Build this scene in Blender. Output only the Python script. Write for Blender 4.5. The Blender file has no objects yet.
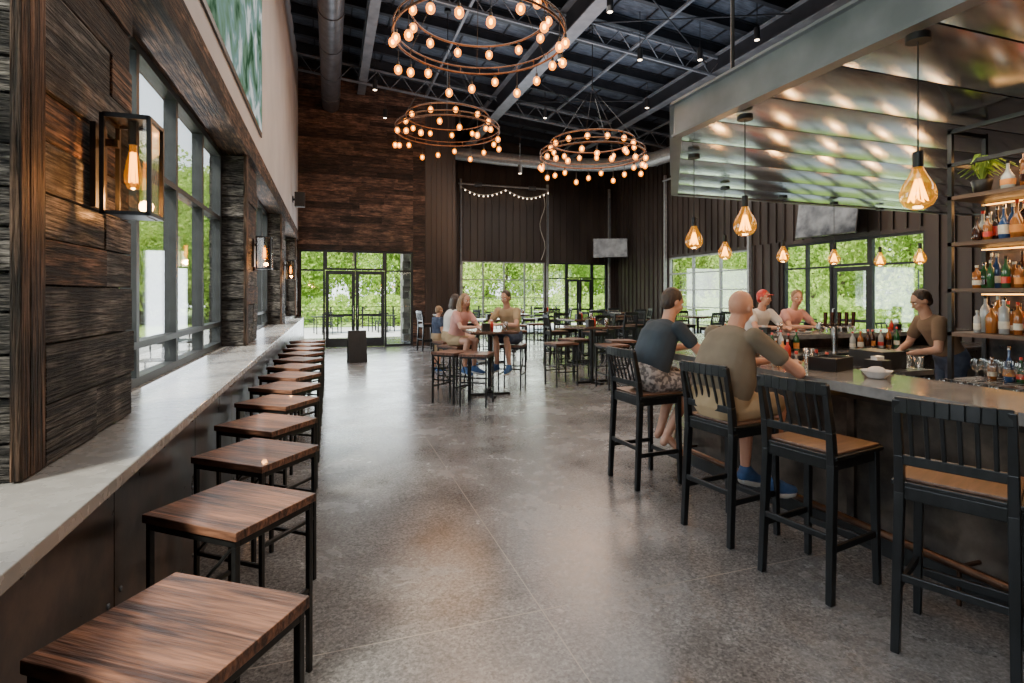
import bpy, math, random
from mathutils import Vector, Matrix, Euler, noise
random.seed(7)
S=bpy.context.scene
COL=S.collection
pi=math.pi
# ---------------------------------------------------------------- materials
def newmat(name):
    m=bpy.data.materials.new(name); m.use_nodes=True
    nt=m.node_tree; nt.nodes.clear()
    out=nt.nodes.new('ShaderNodeOutputMaterial')
    return m,nt,out
def nmat(name,c1,c2=None,scale=(1,1,1),ns=5,detail=5,rough=(.45,.6),metal=0.0,bump=.1,tint=0.0,dist=0.0,pos=(.35,.65),bscale=None,spec=.5,coat=0.0,crack=0.0,macro=0.0):
    m,nt,out=newmat(name); N=nt.nodes; L=nt.links
    b=N.new('ShaderNodeBsdfPrincipled'); L.new(b.outputs[0],out.inputs[0])
    if c2 is None: c2=tuple(x*.75 for x in c1)
    tc=N.new('ShaderNodeTexCoord'); mp=N.new('ShaderNodeMapping'); mp.inputs['Scale'].default_value=scale
    src=tc.outputs['Object']
    if tint>0:
        at=N.new('ShaderNodeAttribute'); at.attribute_name='tint'
        ml=N.new('ShaderNodeVectorMath'); ml.operation='SCALE'; ml.inputs[3].default_value=37.0
        L.new(at.outputs['Color'],ml.inputs[0])
        ad=N.new('ShaderNodeVectorMath'); ad.operation='ADD'
        L.new(src,ad.inputs[0]); L.new(ml.outputs[0],ad.inputs[1]); src=ad.outputs[0]
    L.new(src,mp.inputs[0])
    nz=N.new('ShaderNodeTexNoise'); nz.inputs['Scale'].default_value=ns; nz.inputs['Detail'].default_value=detail; nz.inputs['Distortion'].default_value=dist
    L.new(mp.outputs[0],nz.inputs['Vector'])
    cr=N.new('ShaderNodeValToRGB'); e=cr.color_ramp.elements
    e[0].position=pos[0]; e[0].color=(*c1,1); e[1].position=pos[1]; e[1].color=(*c2,1)
    L.new(nz.outputs['Fac'],cr.inputs[0]); colo=cr.outputs[0]
    if crack>0:
        n3=N.new('ShaderNodeTexNoise'); n3.inputs['Scale'].default_value=ns*3.2; n3.inputs['Detail'].default_value=6; n3.inputs['Distortion'].default_value=.25
        L.new(mp.outputs[0],n3.inputs['Vector'])
        m3=N.new('ShaderNodeMapRange'); m3.inputs['From Min'].default_value=.36; m3.inputs['From Max'].default_value=.6; m3.inputs['To Min'].default_value=1-crack; m3.inputs['To Max'].default_value=1.25
        L.new(n3.outputs['Fac'],m3.inputs[0])
        v3=N.new('ShaderNodeVectorMath'); v3.operation='SCALE'; L.new(colo,v3.inputs[0]); L.new(m3.outputs[0],v3.inputs[3]); colo=v3.outputs[0]
    if macro>0:
        n4=N.new('ShaderNodeTexNoise'); n4.inputs['Scale'].default_value=3.5; n4.inputs['Detail'].default_value=7; n4.inputs['Roughness'].default_value=.65
        L.new(src,n4.inputs['Vector'])
        m4=N.new('ShaderNodeMapRange'); m4.inputs['From Min'].default_value=.38; m4.inputs['From Max'].default_value=.64; m4.inputs['To Min'].default_value=1-macro; m4.inputs['To Max'].default_value=1+macro
        L.new(n4.outputs['Fac'],m4.inputs[0])
        v4=N.new('ShaderNodeVectorMath'); v4.operation='SCALE'; L.new(colo,v4.inputs[0]); L.new(m4.outputs[0],v4.inputs[3]); colo=v4.outputs[0]
    if tint>0:
        mr=N.new('ShaderNodeMapRange'); mr.inputs['To Min'].default_value=1-tint; mr.inputs['To Max'].default_value=1+tint
        L.new(at.outputs['Fac'],mr.inputs['Value'])
        vm=N.new('ShaderNodeVectorMath'); vm.operation='SCALE'
        L.new(colo,vm.inputs[0]); L.new(mr.outputs[0],vm.inputs[3]); colo=vm.outputs[0]
    L.new(colo,b.inputs['Base Color'])
    rr=N.new('ShaderNodeMapRange'); rr.inputs['To Min'].default_value=rough[0]; rr.inputs['To Max'].default_value=rough[1]
    L.new(nz.outputs['Fac'],rr.inputs['Value']); L.new(rr.outputs[0],b.inputs['Roughness'])
    b.inputs['Metallic'].default_value=metal
    b.inputs['Specular IOR Level'].default_value=spec
    b.inputs['Coat Weight'].default_value=coat
    if bump>0:
        bp=N.new('ShaderNodeBump'); bp.inputs['Strength'].default_value=bump; bp.inputs['Distance'].default_value=.02
        if bscale:
            n2=N.new('ShaderNodeTexNoise'); n2.inputs['Scale'].default_value=bscale; L.new(mp.outputs[0],n2.inputs['Vector']); L.new(n2.outputs['Fac'],bp.inputs['Height'])
        elif crack>0: L.new(n3.outputs['Fac'],bp.inputs['Height'])
        else: L.new(nz.outputs['Fac'],bp.inputs['Height'])
        L.new(bp.outputs[0],b.inputs['Normal'])
    return m
def emat(name,c,s):
    m,nt,out=newmat(name); e=nt.nodes.new('ShaderNodeEmission'); e.inputs[0].default_value=(*c,1); e.inputs[1].default_value=s
    nt.links.new(e.outputs[0],out.inputs[0]); return m
def gmat(name,c,base=.06,rough=.03,glow=None):
    m,nt,out=newmat(name); N=nt.nodes; L=nt.links
    t=N.new('ShaderNodeBsdfTransparent'); t.inputs[0].default_value=(*c,1)
    g=N.new('ShaderNodeBsdfGlossy'); g.inputs['Roughness'].default_value=rough
    lw=N.new('ShaderNodeLayerWeight'); lw.inputs[0].default_value=.35
    mr=N.new('ShaderNodeMapRange'); mr.inputs['To Min'].default_value=base; mr.inputs['To Max'].default_value=.6 if not glow else .3
    L.new(lw.outputs['Facing'],mr.inputs[0])
    mx=N.new('ShaderNodeMixShader'); L.new(mr.outputs[0],mx.inputs[0]); L.new(t.outputs[0],mx.inputs[1]); L.new(g.outputs[0],mx.inputs[2])
    o=mx.outputs[0]
    if glow:
        e=N.new('ShaderNodeEmission'); e.inputs[0].default_value=(*glow[0],1); e.inputs[1].default_value=glow[1]
        a=N.new('ShaderNodeAddShader'); L.new(o,a.inputs[0]); L.new(e.outputs[0],a.inputs[1]); o=a.outputs[0]
    L.new(o,out.inputs[0]); return m
def leafmat():
    m,nt,out=newmat('tree_leaves'); N=nt.nodes; L=nt.links
    at=N.new('ShaderNodeAttribute'); at.attribute_name='tint'
    cr=N.new('ShaderNodeValToRGB'); e=cr.color_ramp.elements
    e[0].position=0; e[0].color=(.22,.38,.06,1); e[1].position=1; e[1].color=(.78,.84,.34,1)
    k=e.new(.5); k.color=(.48,.63,.16,1)
    L.new(at.outputs['Fac'],cr.inputs[0])
    d=N.new('ShaderNodeBsdfDiffuse'); t=N.new('ShaderNodeBsdfTranslucent'); L.new(cr.outputs[0],d.inputs[0]); L.new(cr.outputs[0],t.inputs[0])
    mx=N.new('ShaderNodeMixShader'); mx.inputs[0].default_value=.45; L.new(d.outputs[0],mx.inputs[1]); L.new(t.outputs[0],mx.inputs[2]); L.new(mx.outputs[0],out.inputs[0]); return m

M={}
M['plankY']=nmat('reclaimed_plank_y',(.010,.006,.004),(.150,.082,.050),scale=(20,1.1,20),ns=1.8,detail=9,rough=(.65,.9),bump=1.0,tint=.6,dist=.35,crack=.85,macro=.65,spec=.2)
M['plankYg']=nmat('reclaimed_plank_grey',(.010,.009,.008),(.165,.145,.127),scale=(20,1.1,20),ns=1.8,detail=9,rough=(.65,.9),bump=1.0,tint=.55,dist=.35,crack=.88,macro=.7,spec=.2)
M['plankX']=nmat('reclaimed_plank_x',(.020,.012,.009),(.118,.064,.043),scale=(1.2,8,8),ns=2.2,detail=8,rough=(.55,.8),bump=.6,tint=.7,dist=.4,crack=.45,macro=.4,spec=.3)
M['plankXg']=nmat('log_end',(.008,.007,.007),(.12,.107,.095),scale=(3,10,24),ns=2,detail=9,rough=(.7,.9),bump=1.0,tint=.5,dist=1.2,crack=.8,macro=.4,spec=.2)
M['plankZ']=nmat('reclaimed_board_z',(.013,.008,.005),(.13,.075,.048),scale=(20,20,1.1),ns=1.8,detail=9,rough=(.65,.9),bump=1.0,tint=.3,dist=.35,crack=.75,macro=.5,spec=.2)
M['shelfwood']=nmat('shelf_wood',(.04,.022,.014),(.13,.075,.045),scale=(10,1.2,10),ns=2.2,detail=6,rough=(.4,.6),bump=.2)
M['stoolwood']=nmat('stool_wood',(.035,.015,.010),(.225,.100,.057),scale=(1.0,16,8),ns=2.4,detail=8,rough=(.38,.56),bump=.25,dist=.8,coat=.05,crack=.3)
M['seatwood']=nmat('seat_wood',(.075,.036,.022),(.165,.085,.050),scale=(1.5,10,6),ns=3,detail=6,rough=(.32,.48),bump=.1,dist=.6)
M['tabletop']=nmat('table_top_wood',(.05,.028,.02),(.16,.095,.065),scale=(1.5,10,6),ns=3,rough=(.15,.3),bump=.05)
M['black']=nmat('black_steel',(.006,.006,.006),(.012,.012,.012),ns=20,rough=(.35,.5),bump=.03,spec=.4)
M['blackwood']=nmat('black_painted_wood',(.005,.006,.006),(.011,.012,.013),scale=(6,6,1),ns=6,rough=(.32,.45),bump=.06,spec=.4)
M['frame']=nmat('window_frame',(.013,.015,.017),(.022,.025,.028),ns=10,rough=(.4,.55),bump=.02,spec=.4)
M['alu']=nmat('aluminium_frame',(.30,.31,.32),(.42,.43,.44),ns=10,rough=(.35,.5),metal=.4,bump=.02)
M['white']=nmat('white_wall_paint',(.39,.36,.355),(.45,.42,.41),ns=1.2,rough=(.7,.85),bump=.02)
M['corr']=nmat('dark_metal_siding',(.032,.024,.021),(.062,.047,.040),scale=(1,1,.25),ns=1.2,rough=(.35,.55),metal=.3,bump=.05)
M['ceil']=nmat('ceiling_insulation',(.018,.026,.038),(.075,.092,.12),scale=(2,9,1),ns=2.5,rough=(.4,.6),bump=.5)
M['steel']=nmat('painted_steel',(.10,.11,.125),(.17,.18,.195),ns=4,rough=(.4,.6),metal=.2,bump=.05)
M['purlin']=nmat('purlin_steel',(.010,.012,.015),(.020,.022,.028),ns=4,rough=(.45,.6),metal=.3,bump=.02)
M['duct']=nmat('galvanised_duct',(.10,.105,.115),(.17,.175,.19),ns=6,rough=(.3,.45),metal=.7,bump=.03)
M['canopy']=nmat('brushed_steel_panel',(.54,.58,.63),(.70,.74,.79),scale=(.3,5,1),ns=2,detail=2,rough=(.13,.20),metal=1.0,bump=0)
M['fascia']=nmat('canopy_fascia_steel',(.14,.15,.165),(.21,.22,.24),scale=(1,1,1),ns=3,rough=(.3,.45),metal=.4,bump=.03)
M['counter']=nmat('polished_concrete_counter',(.15,.146,.14),(.24,.232,.222),ns=9,detail=8,rough=(.08,.2),bump=.02)
M['counterL']=nmat('ledge_concrete',(.195,.186,.173),(.255,.243,.227),ns=16,detail=8,rough=(.2,.34),bump=.02,pos=(.25,.75))
M['rust']=nmat('patina_steel_panel',(.010,.010,.011),(.060,.038,.029),ns=3.5,detail=10,rough=(.2,.42),metal=.6,bump=.15,tint=.3,macro=.5)
M['barfront']=nmat('bar_front_panel',(.026,.021,.018),(.105,.082,.064),ns=3.2,detail=10,rough=(.26,.46),metal=.5,bump=.1,tint=.2,macro=.45)
M['pipe']=nmat('copper_rail',(.08,.045,.03),(.15,.085,.055),ns=8,rough=(.25,.4),metal=.9,bump=.02)
M['rimdark']=nmat('chandelier_rim_steel',(.10,.045,.025),(.18,.09,.05),ns=8,rough=(.3,.45),metal=.8,bump=.02)
M['concout']=nmat('patio_concrete',(.42,.41,.38),(.56,.54,.51),ns=2,rough=(.7,.9),bump=.05)
M['grass']=nmat('grass_lawn',(.20,.30,.06),(.36,.48,.13),ns=8,rough=(.9,1),bump=.3)
M['leaf']=leafmat()
M['bark']=nmat('tree_bark',(.08,.06,.045),(.18,.14,.10),scale=(6,6,1),ns=3,rough=(.8,1),bump=.5)
M['stone']=nmat('field_stone',(.13,.115,.10),(.36,.33,.29),ns=3,rough=(.7,.9),bump=.6,tint=.4)
M['skin']=nmat('skin',(.48,.25,.16),(.56,.31,.21),ns=9,rough=(.45,.6),bump=.03)
M['skin2']=nmat('skin_tanned',(.46,.22,.14),(.55,.28,.185),ns=9,rough=(.42,.6),bump=.03)
M['blue']=nmat('shirt_blue_grey',(.016,.025,.034),(.040,.055,.070),ns=3,rough=(.85,1),bump=.8,bscale=5)
M['olive']=nmat('shirt_olive_tan',(.13,.102,.068),(.19,.152,.105),ns=3,rough=(.85,1),bump=.8,bscale=5)
M['khaki']=nmat('khaki_cotton',(.30,.21,.11),(.40,.29,.17),ns=4,rough=(.85,1),bump=.6,bscale=6)
M['plaid']=nmat('plaid_cotton',(.10,.085,.08),(.36,.31,.28),scale=(1,1,1),ns=30,detail=1,rough=(.85,1),bump=.2,pos=(.42,.58))
M['pink']=nmat('pink_cotton',(.50,.24,.20),(.60,.32,.27),ns=4,rough=(.85,1),bump=.4,bscale=5)
M['whitecloth']=nmat('white_cotton',(.55,.52,.48),(.66,.63,.59),ns=4,rough=(.85,1),bump=.4,bscale=5)
M['brown']=nmat('brown_cotton',(.14,.085,.05),(.20,.13,.08),ns=4,rough=(.85,1),bump=.4,bscale=5)
M['denim']=nmat('dark_denim',(.03,.045,.08),(.06,.08,.13),ns=14,rough=(.85,1),bump=.3)
M['hairbrown']=nmat('brown_hair',(.02,.011,.007),(.06,.035,.02),scale=(8,8,2),ns=6,rough=(.45,.7),bump=.5)
M['hairblond']=nmat('blond_hair',(.16,.085,.04),(.36,.22,.11),scale=(8,8,1.5),ns=6,rough=(.45,.7),bump=.5)
M['hairgrey']=nmat('grey_hair',(.26,.17,.13),(.36,.26,.21),ns=20,rough=(.6,.8),bump=.3)
M['sneak']=nmat('sneaker_blue',(.025,.07,.18),(.05,.12,.28),ns=12,rough=(.6,.8),bump=.1)
M['sole']=nmat('sneaker_sole',(.6,.6,.58),(.7,.7,.68),ns=12,rough=(.6,.8),bump=.05)
M['eyew']=nmat('eye_white',(.8,.8,.78),(.85,.85,.82),ns=3,rough=(.1,.2),bump=0)
M['eyed']=nmat('eye_iris',(.02,.012,.008),(.03,.02,.012),ns=3,rough=(.1,.2),bump=0)
M['lip']=nmat('lips',(.40,.13,.10),(.46,.17,.13),ns=8,rough=(.4,.5),bump=0)
M['glass']=gmat('window_glass',(.96,.98,.96),base=.03)
M['clear']=gmat('clear_glass',(.92,.94,.94),base=.12)
M['amber']=gmat('amber_glass',(1.0,.72,.28),base=.10,glow=((1,.40,.02),.28))
M['bulbglass']=gmat('amber_bulb_glass',(1.0,.6,.15),base=.02,glow=((1,.32,.005),1.7))
M['lantglass']=gmat('lantern_glass',(.95,.9,.82),base=.06)
M['fil']=emat('filament',(1.0,.46,.05),13)
M['bulb']=emat('warm_bulb',(1.0,.52,.10),22)
M['spot']=emat('spot_lens',(1.0,.78,.55),10)
M['strip']=emat('amber_led_strip',(1.0,.45,.09),7)
M['tv']=nmat('tv_screen_picture',(.015,.02,.03),(.22,.24,.26),ns=3,rough=(.1,.2),bump=0)
M['plastic']=nmat('black_plastic',(.010,.010,.010),(.017,.017,.017),ns=8,rough=(.3,.45),bump=.02)
M['ceramic']=nmat('white_ceramic',(.6,.59,.56),(.68,.67,.64),ns=3,rough=(.15,.25),bump=0)
M['red']=nmat('red_plastic',(.5,.03,.02),(.6,.05,.03),ns=3,rough=(.3,.4),bump=0)
M['stainless']=nmat('stainless_steel',(.4,.4,.4),(.52,.52,.52),scale=(1,10,1),ns=3,rough=(.2,.35),metal=1,bump=.02)
M['b1']=nmat('whiskey_bottle',(.28,.09,.02),(.38,.14,.03),ns=3,rough=(.05,.12),bump=0,coat=.5)
M['b2']=nmat('green_bottle',(.02,.09,.03),(.03,.14,.05),ns=3,rough=(.05,.12),bump=0,coat=.5)
M['b3']=nmat('clear_bottle',(.32,.34,.33),(.5,.52,.5),ns=3,rough=(.05,.12),bump=0,coat=.5)
M['b4']=nmat('dark_bottle',(.03,.012,.008),(.05,.02,.012),ns=3,rough=(.05,.12),bump=0,coat=.5)
M['b5']=nmat('blue_bottle',(.02,.06,.16),(.04,.10,.25),ns=3,rough=(.05,.12),bump=0,coat=.5)
M['label']=nmat('paper_label',(.6,.55,.42),(.75,.7,.58),ns=30,rough=(.7,.8),bump=0)
M['orange']=nmat('orange_label',(.6,.2,.04),(.7,.28,.06),ns=30,rough=(.6,.7),bump=0)
# floor
def floor_mat():
    m,nt,out=newmat('polished_concrete_floor'); N=nt.nodes; L=nt.links
    b=N.new('ShaderNodeBsdfPrincipled'); L.new(b.outputs[0],out.inputs[0])
    tc=N.new('ShaderNodeTexCoord')
    n1=N.new('ShaderNodeTexNoise'); n1.inputs['Scale'].default_value=.9; n1.inputs['Detail'].default_value=11; n1.inputs['Roughness'].default_value=.7; n1.inputs['Distortion'].default_value=.2
    L.new(tc.outputs['Object'],n1.inputs['Vector'])
    cr=N.new('ShaderNodeValToRGB'); e=cr.color_ramp.elements
    e[0].position=.30; e[0].color=(.072,.067,.064,1); e[1].position=.74; e[1].color=(.25,.246,.242,1)
    k=cr.color_ramp.elements.new(.5); k.color=(.142,.135,.130,1)
    L.new(n1.outputs['Fac'],cr.inputs[0])
    n2=N.new('ShaderNodeTexNoise'); n2.inputs['Scale'].default_value=45; n2.inputs['Detail'].default_value=6; n2.inputs['Roughness'].default_value=.7
    L.new(tc.outputs['Object'],n2.inputs['Vector'])
    mr=N.new('ShaderNodeMapRange'); mr.inputs['From Min'].default_value=.35; mr.inputs['From Max'].default_value=.65; mr.inputs['To Min'].default_value=.64; mr.inputs['To Max'].default_value=1.36
    L.new(n2.outputs['Fac'],mr.inputs[0])
    vo=N.new('ShaderNodeTexVoronoi'); vo.inputs['Scale'].default_value=95; L.new(tc.outputs['Object'],vo.inputs['Vector'])
    vr=N.new('ShaderNodeMapRange'); vr.inputs['To Min'].default_value=.7; vr.inputs['To Max'].default_value=1.36
    sp=N.new('ShaderNodeSeparateColor'); L.new(vo.outputs['Color'],sp.inputs[0]); L.new(sp.outputs[0],vr.inputs[0])
    mu=N.new('ShaderNodeMath'); mu.operation='MULTIPLY'; L.new(mr.outputs[0],mu.inputs[0]); L.new(vr.outputs[0],mu.inputs[1])
    sc=N.new('ShaderNodeVectorMath'); sc.operation='SCALE'; L.new(cr.outputs[0],sc.inputs[0]); L.new(mu.outputs[0],sc.inputs[3])
    sx=N.new('ShaderNodeSeparateXYZ'); L.new(tc.outputs['Object'],sx.inputs[0])
    def joint(o,off,per):
        a=N.new('ShaderNodeMath'); a.operation='SUBTRACT'; L.new(o,a.inputs[0]); a.inputs[1].default_value=off-per/2
        w=N.new('ShaderNodeMath'); w.operation='WRAP'; L.new(a.outputs[0],w.inputs[0]); w.inputs[1].default_value=per; w.inputs[2].default_value=0
        s=N.new('ShaderNodeMath'); s.operation='SUBTRACT'; L.new(w.outputs[0],s.inputs[0]); s.inputs[1].default_value=per/2
        ab=N.new('ShaderNodeMath'); ab.operation='ABSOLUTE'; L.new(s.outputs[0],ab.inputs[0])
        l=N.new('ShaderNodeMath'); l.operation='LESS_THAN'; L.new(ab.outputs[0],l.inputs[0]); l.inputs[1].default_value=.003
        return l.outputs[0]
    jx=joint(sx.outputs[0],1.02,4.4); jy=joint(sx.outputs[1],2.55,4.4)
    mx=N.new('ShaderNodeMath'); mx.operation='MAXIMUM'; L.new(jx,mx.inputs[0]); L.new(jy,mx.inputs[1])
    mm=N.new('ShaderNodeMixRGB'); L.new(mx.outputs[0],mm.inputs[0]); L.new(sc.outputs[0],mm.inputs[1]); mm.inputs[2].default_value=(.27,.24,.21,1)
    L.new(mm.outputs[0],b.inputs['Base Color'])
    r=N.new('ShaderNodeMapRange'); r.inputs['From Min'].default_value=.3; r.inputs['From Max'].default_value=.7; r.inputs['To Min'].default_value=.15; r.inputs['To Max'].default_value=.34; L.new(n1.outputs['Fac'],r.inputs[0]); L.new(r.outputs[0],b.inputs['Roughness'])
    b.inputs['Specular IOR Level'].default_value=.6
    bp=N.new('ShaderNodeBump'); bp.inputs['Strength'].default_value=.03; L.new(n2.outputs['Fac'],bp.inputs['Height']); L.new(bp.outputs[0],b.inputs['Normal'])
    return m
M['floor']=floor_mat()
def screen_mat():
    m,nt,out=newmat('projected_picture'); N=nt.nodes; L=nt.links
    e=N.new('ShaderNodeEmission'); e.inputs[1].default_value=.85
    tc=N.new('ShaderNodeTexCoord'); n=N.new('ShaderNodeTexNoise'); n.inputs['Scale'].default_value=2.2; n.inputs['Detail'].default_value=7; n.inputs['Distortion'].default_value=.5
    L.new(tc.outputs['Object'],n.inputs['Vector']); cr=N.new('ShaderNodeValToRGB'); el=cr.color_ramp.elements
    el[0].position=.36; el[0].color=(.04,.10,.05,1); el[1].position=.62; el[1].color=(.8,.85,.82,1)
    k=el.new(.45); k.color=(.18,.30,.20,1); k=el.new(.53); k.color=(.22,.36,.34,1)
    L.new(n.outputs['Fac'],cr.inputs[0]); L.new(cr.outputs[0],e.inputs[0]); L.new(e.outputs[0],out.inputs[0]); return m
M['screen']=screen_mat()

# ---------------------------------------------------------------- mesh builder
class MB:
    def __init__(s): s.v=[];s.f=[];s.mi=[];s.t=[];s.sm=[];s.mats=[];s.M=Matrix()
    def add(s,vs,fs,m,tint=.5,smooth=False):
        o=len(s.v); s.v+= [tuple(s.M@Vector(p)) for p in vs]
        mt=M[m] if isinstance(m,str) else m
        if mt not in s.mats: s.mats.append(mt)
        k=s.mats.index(mt)
        for f in fs: s.f.append([i+o for i in f]); s.mi.append(k); s.t.append(tint); s.sm.append(smooth)
    def box(s,x0,x1,y0,y1,z0,z1,m,tint=.5):
        s.add([(x0,y0,z0),(x1,y0,z0),(x1,y1,z0),(x0,y1,z0),(x0,y0,z1),(x1,y0,z1),(x1,y1,z1),(x0,y1,z1)],
          [(0,3,2,1),(4,5,6,7),(0,1,5,4),(1,2,6,5),(2,3,7,6),(3,0,4,7)],m,tint)
    def bar(s,p1,p2,w,d,m,tint=.5,w2=None,d2=None,up=None):
        p1=Vector(p1);p2=Vector(p2);a=(p2-p1).normalized()
        u=Vector(up) if up else (Vector((0,0,1)) if abs(a.z)<.9 else Vector((1,0,0)))
        x=a.cross(u).normalized(); y=x.cross(a).normalized()
        w2=w2 or w; d2=d2 or d; vs=[]
        for p,ww,dd in((p1,w,d),(p2,w2,d2)):
            for i,j in((-1,-1),(1,-1),(1,1),(-1,1)): vs.append(p+x*i*ww/2+y*j*dd/2)
        s.add(vs,[(0,1,2,3),(7,6,5,4),(0,4,5,1),(1,5,6,2),(2,6,7,3),(3,7,4,0)],m,tint)
    def tube(s,pts,r,m,seg=10,closed=False,rs=None,tint=.5,caps=True):
        pts=[Vector(p) for p in pts]; n=len(pts); vs=[];fs=[]
        prev=None
        for i,p in enumerate(pts):
            if closed: a=pts[(i+1)%n]-pts[i-1]
            else: a=pts[min(i+1,n-1)]-pts[max(i-1,0)]
            a.normalize()
            if prev is None:
                u=Vector((0,0,1)) if abs(a.z)<.9 else Vector((1,0,0)); x=a.cross(u).normalized()
            else: x=(prev-a*prev.dot(a)).normalized()
            prev=x; y=a.cross(x); rr=rs[i] if rs else r
            for k in range(seg):
                t=2*pi*k/seg; vs.append(p+x*math.cos(t)*rr+y*math.sin(t)*rr)
        for i in range(n if closed else n-1):
            for k in range(seg):
                a0=i*seg+k;a1=i*seg+(k+1)%seg;j=(i+1)%n
                fs.append((a0,a1,j*seg+(k+1)%seg,j*seg+k))
        s.add(vs,fs,m,tint,True)
        if caps and not closed:
            s.add(vs[:seg],[tuple(range(seg))[::-1]],m,tint); s.add(vs[-seg:],[tuple(range(seg))],m,tint)
    def sph(s,c,r,m,seg=12,rings=8,R=None,tint=.5):
        if not hasattr(r,'__len__'): r=(r,r,r)
        c=Vector(c); vs=[];fs=[]
        T=(R or Matrix.Identity(3))
        vs.append(c+T@Vector((0,0,r[2])))
        for i in range(1,rings):
            ph=pi*i/rings
            for k in range(seg):
                t=2*pi*k/seg; vs.append(c+T@Vector((r[0]*math.sin(ph)*math.cos(t),r[1]*math.sin(ph)*math.sin(t),r[2]*math.cos(ph))))
        vs.append(c+T@Vector((0,0,-r[2]))); b=len(vs)-1
        for k in range(seg):
            k2=(k+1)%seg; fs.append((0,1+k,1+k2)); fs.append((b,b-seg+k2,b-seg+k))
        for i in range(rings-2):
            for k in range(seg):
                k2=(k+1)%seg; a=1+i*seg; fs.append((a+k,a+seg+k,a+seg+k2,a+k2))
        s.add(vs,fs,m,tint,True)
    def lathe(s,c,prof,m,seg=14,tint=.5):
        vs=[];fs=[];c=Vector(c)
        for r,z in prof:
            for k in range(seg):
                t=2*pi*k/seg; vs.append(c+Vector((r*math.cos(t),r*math.sin(t),z)))
        for i in range(len(prof)-1):
            for k in range(seg):
                k2=(k+1)%seg; fs.append((i*seg+k,i*seg+k2,(i+1)*seg+k2,(i+1)*seg+k))
        s.add(vs,fs,m,tint,True)
    def ring(s,c,R,r,m,n=40,seg=8):
        s.tube([Vector(c)+Vector((R*math.cos(2*pi*i/n),R*math.sin(2*pi*i/n),0)) for i in range(n)],r,m,seg,closed=True)
    def mesh(s,name):
        me=bpy.data.meshes.new(name); me.from_pydata(s.v,[],s.f)
        for m in s.mats: me.materials.append(m)
        me.polygons.foreach_set('material_index',s.mi); me.polygons.foreach_set('use_smooth',s.sm)
        at=me.attributes.new('tint','FLOAT','FACE'); at.data.foreach_set('value',s.t)
        me.update(); return me
    def build(s,name,loc=(0,0,0),rz=0,parent=None,bevel=0):
        return place(name,s.mesh(name),loc,rz,parent,bevel)
def place(name,me,loc=(0,0,0),rz=0,parent=None,bevel=0):
    o=bpy.data.objects.new(name,me); o.location=loc; o.rotation_euler=(0,0,rz); COL.objects.link(o)
    if parent: o.parent=parent
    if bevel:
        b=o.modifiers.new('bevel','BEVEL'); b.width=bevel; b.segments=2; b.limit_method='ANGLE'; b.harden_normals=False
    return o
def empty(name,loc=(0,0,0),rz=0):
    o=bpy.data.objects.new(name,None); o.location=loc; o.rotation_euler=(0,0,rz); o.empty_display_size=.2; COL.objects.link(o); return o

# ---------------------------------------------------------------- room shell
YF=17.2; YB=21.0; XR=11.8; XL=-.9; YN=-2.6
def zc(x): return 8.6-(x+.9)*(1.2/12.7)
b=MB(); b.box(-1.3,XR+.2,YN-.2,YB+.2,-.2,0,'floor'); b.build('floor')
b=MB()
b.add([(-1.3,YN-.2,zc(-1.3)),(XR+.2,YN-.2,zc(XR+.2)),(XR+.2,YB+.2,zc(XR+.2)),(-1.3,YB+.2,zc(-1.3)),
       (-1.3,YN-.2,zc(-1.3)+.2),(XR+.2,YN-.2,zc(XR+.2)+.2),(XR+.2,YB+.2,zc(XR+.2)+.2),(-1.3,YB+.2,zc(-1.3)+.2)],
      [(0,1,2,3),(7,6,5,4),(0,4,5,1),(1,5,6,2),(2,6,7,3),(3,7,4,0)],'ceil'); b.build('ceiling')
# ceiling framing
b=MB(); y=-1.8
while y<YB-.2:
    for (z0,w,h) in((.02,.13,.02),(.13,.02,.20),(.24,.11,.02)):
        b.bar((XL+.02,y,zc(XL)-z0),(XR-.02,y,zc(XR)-z0),w,h,'purlin')
    y+=1.05
for i in range(14):
    X=-.4+i*.9
    b.bar((X,YN+.05,zc(X)-.03),(X,YF-.1 if X<3.9 else YB-.1,zc(X)-.03),.03,.03,'purlin')
b.build('ceiling_purlins')
b=MB()
for X in(.9,4.9,8.9):
    big=1 if X==4.9 else .7
    z=zc(X)-.28
    b.bar((X,YN+.05,z),(X,YB-.05 if X>3.9 else YF-.1,z),.32*big,.03,'steel')
    b.bar((X,YN+.05,z-.3*big),(X,YB-.05 if X>3.9 else YF-.1,z-.3*big),.025,.58*big,'purlin')
    b.bar((X,YN+.05,z-.6*big),(X,YB-.05 if X>3.9 else YF-.1,z-.6*big),.32*big,.03,'steel')
for X in(2.9,6.9,10.4,-.2):
    b.bar((X,YN+.05,zc(X)-.33),(X,YF-.1,zc(X)-.33),.06,.05,'steel')
for y0 in(3.4,8.6,13.8):
    b.tube([(4.9,y0,zc(4.9)-.35),(8.9,y0+2.6,zc(8.9)-.35)],.018,'purlin',6)
    b.tube([(4.9,y0+2.6,zc(4.9)-.35),(8.9,y0,zc(8.9)-.35)],.018,'purlin',6)
    b.tube([(.9,y0,zc(.9)-.35),(4.9,y0+2.6,zc(4.9)-.35)],.018,'purlin',6)
for y0 in(5.5,10.8,16.0):
    b.bar((XL+.05,y0,zc(XL)-.34),(XR-.05,y0,zc(XR)-.34),.05,.05,'steel'); b.bar((XL+.05,y0,zc(XL)-.78),(XR-.05,y0,zc(XR)-.78),.05,.05,'steel')
    X=XL+.1
    while X<XR-.7:
        b.tube([(X,y0,zc(X)-.34),(X+.35,y0,zc(X+.35)-.78),(X+.7,y0,zc(X+.7)-.34)],.014,'steel',6); X+=.7
b.build('steel_roof_beams')
b=MB()
b.tube([(.02,YN+.1,7.3),(.02,YF-.15,7.3)],.25,'duct',18)
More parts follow.
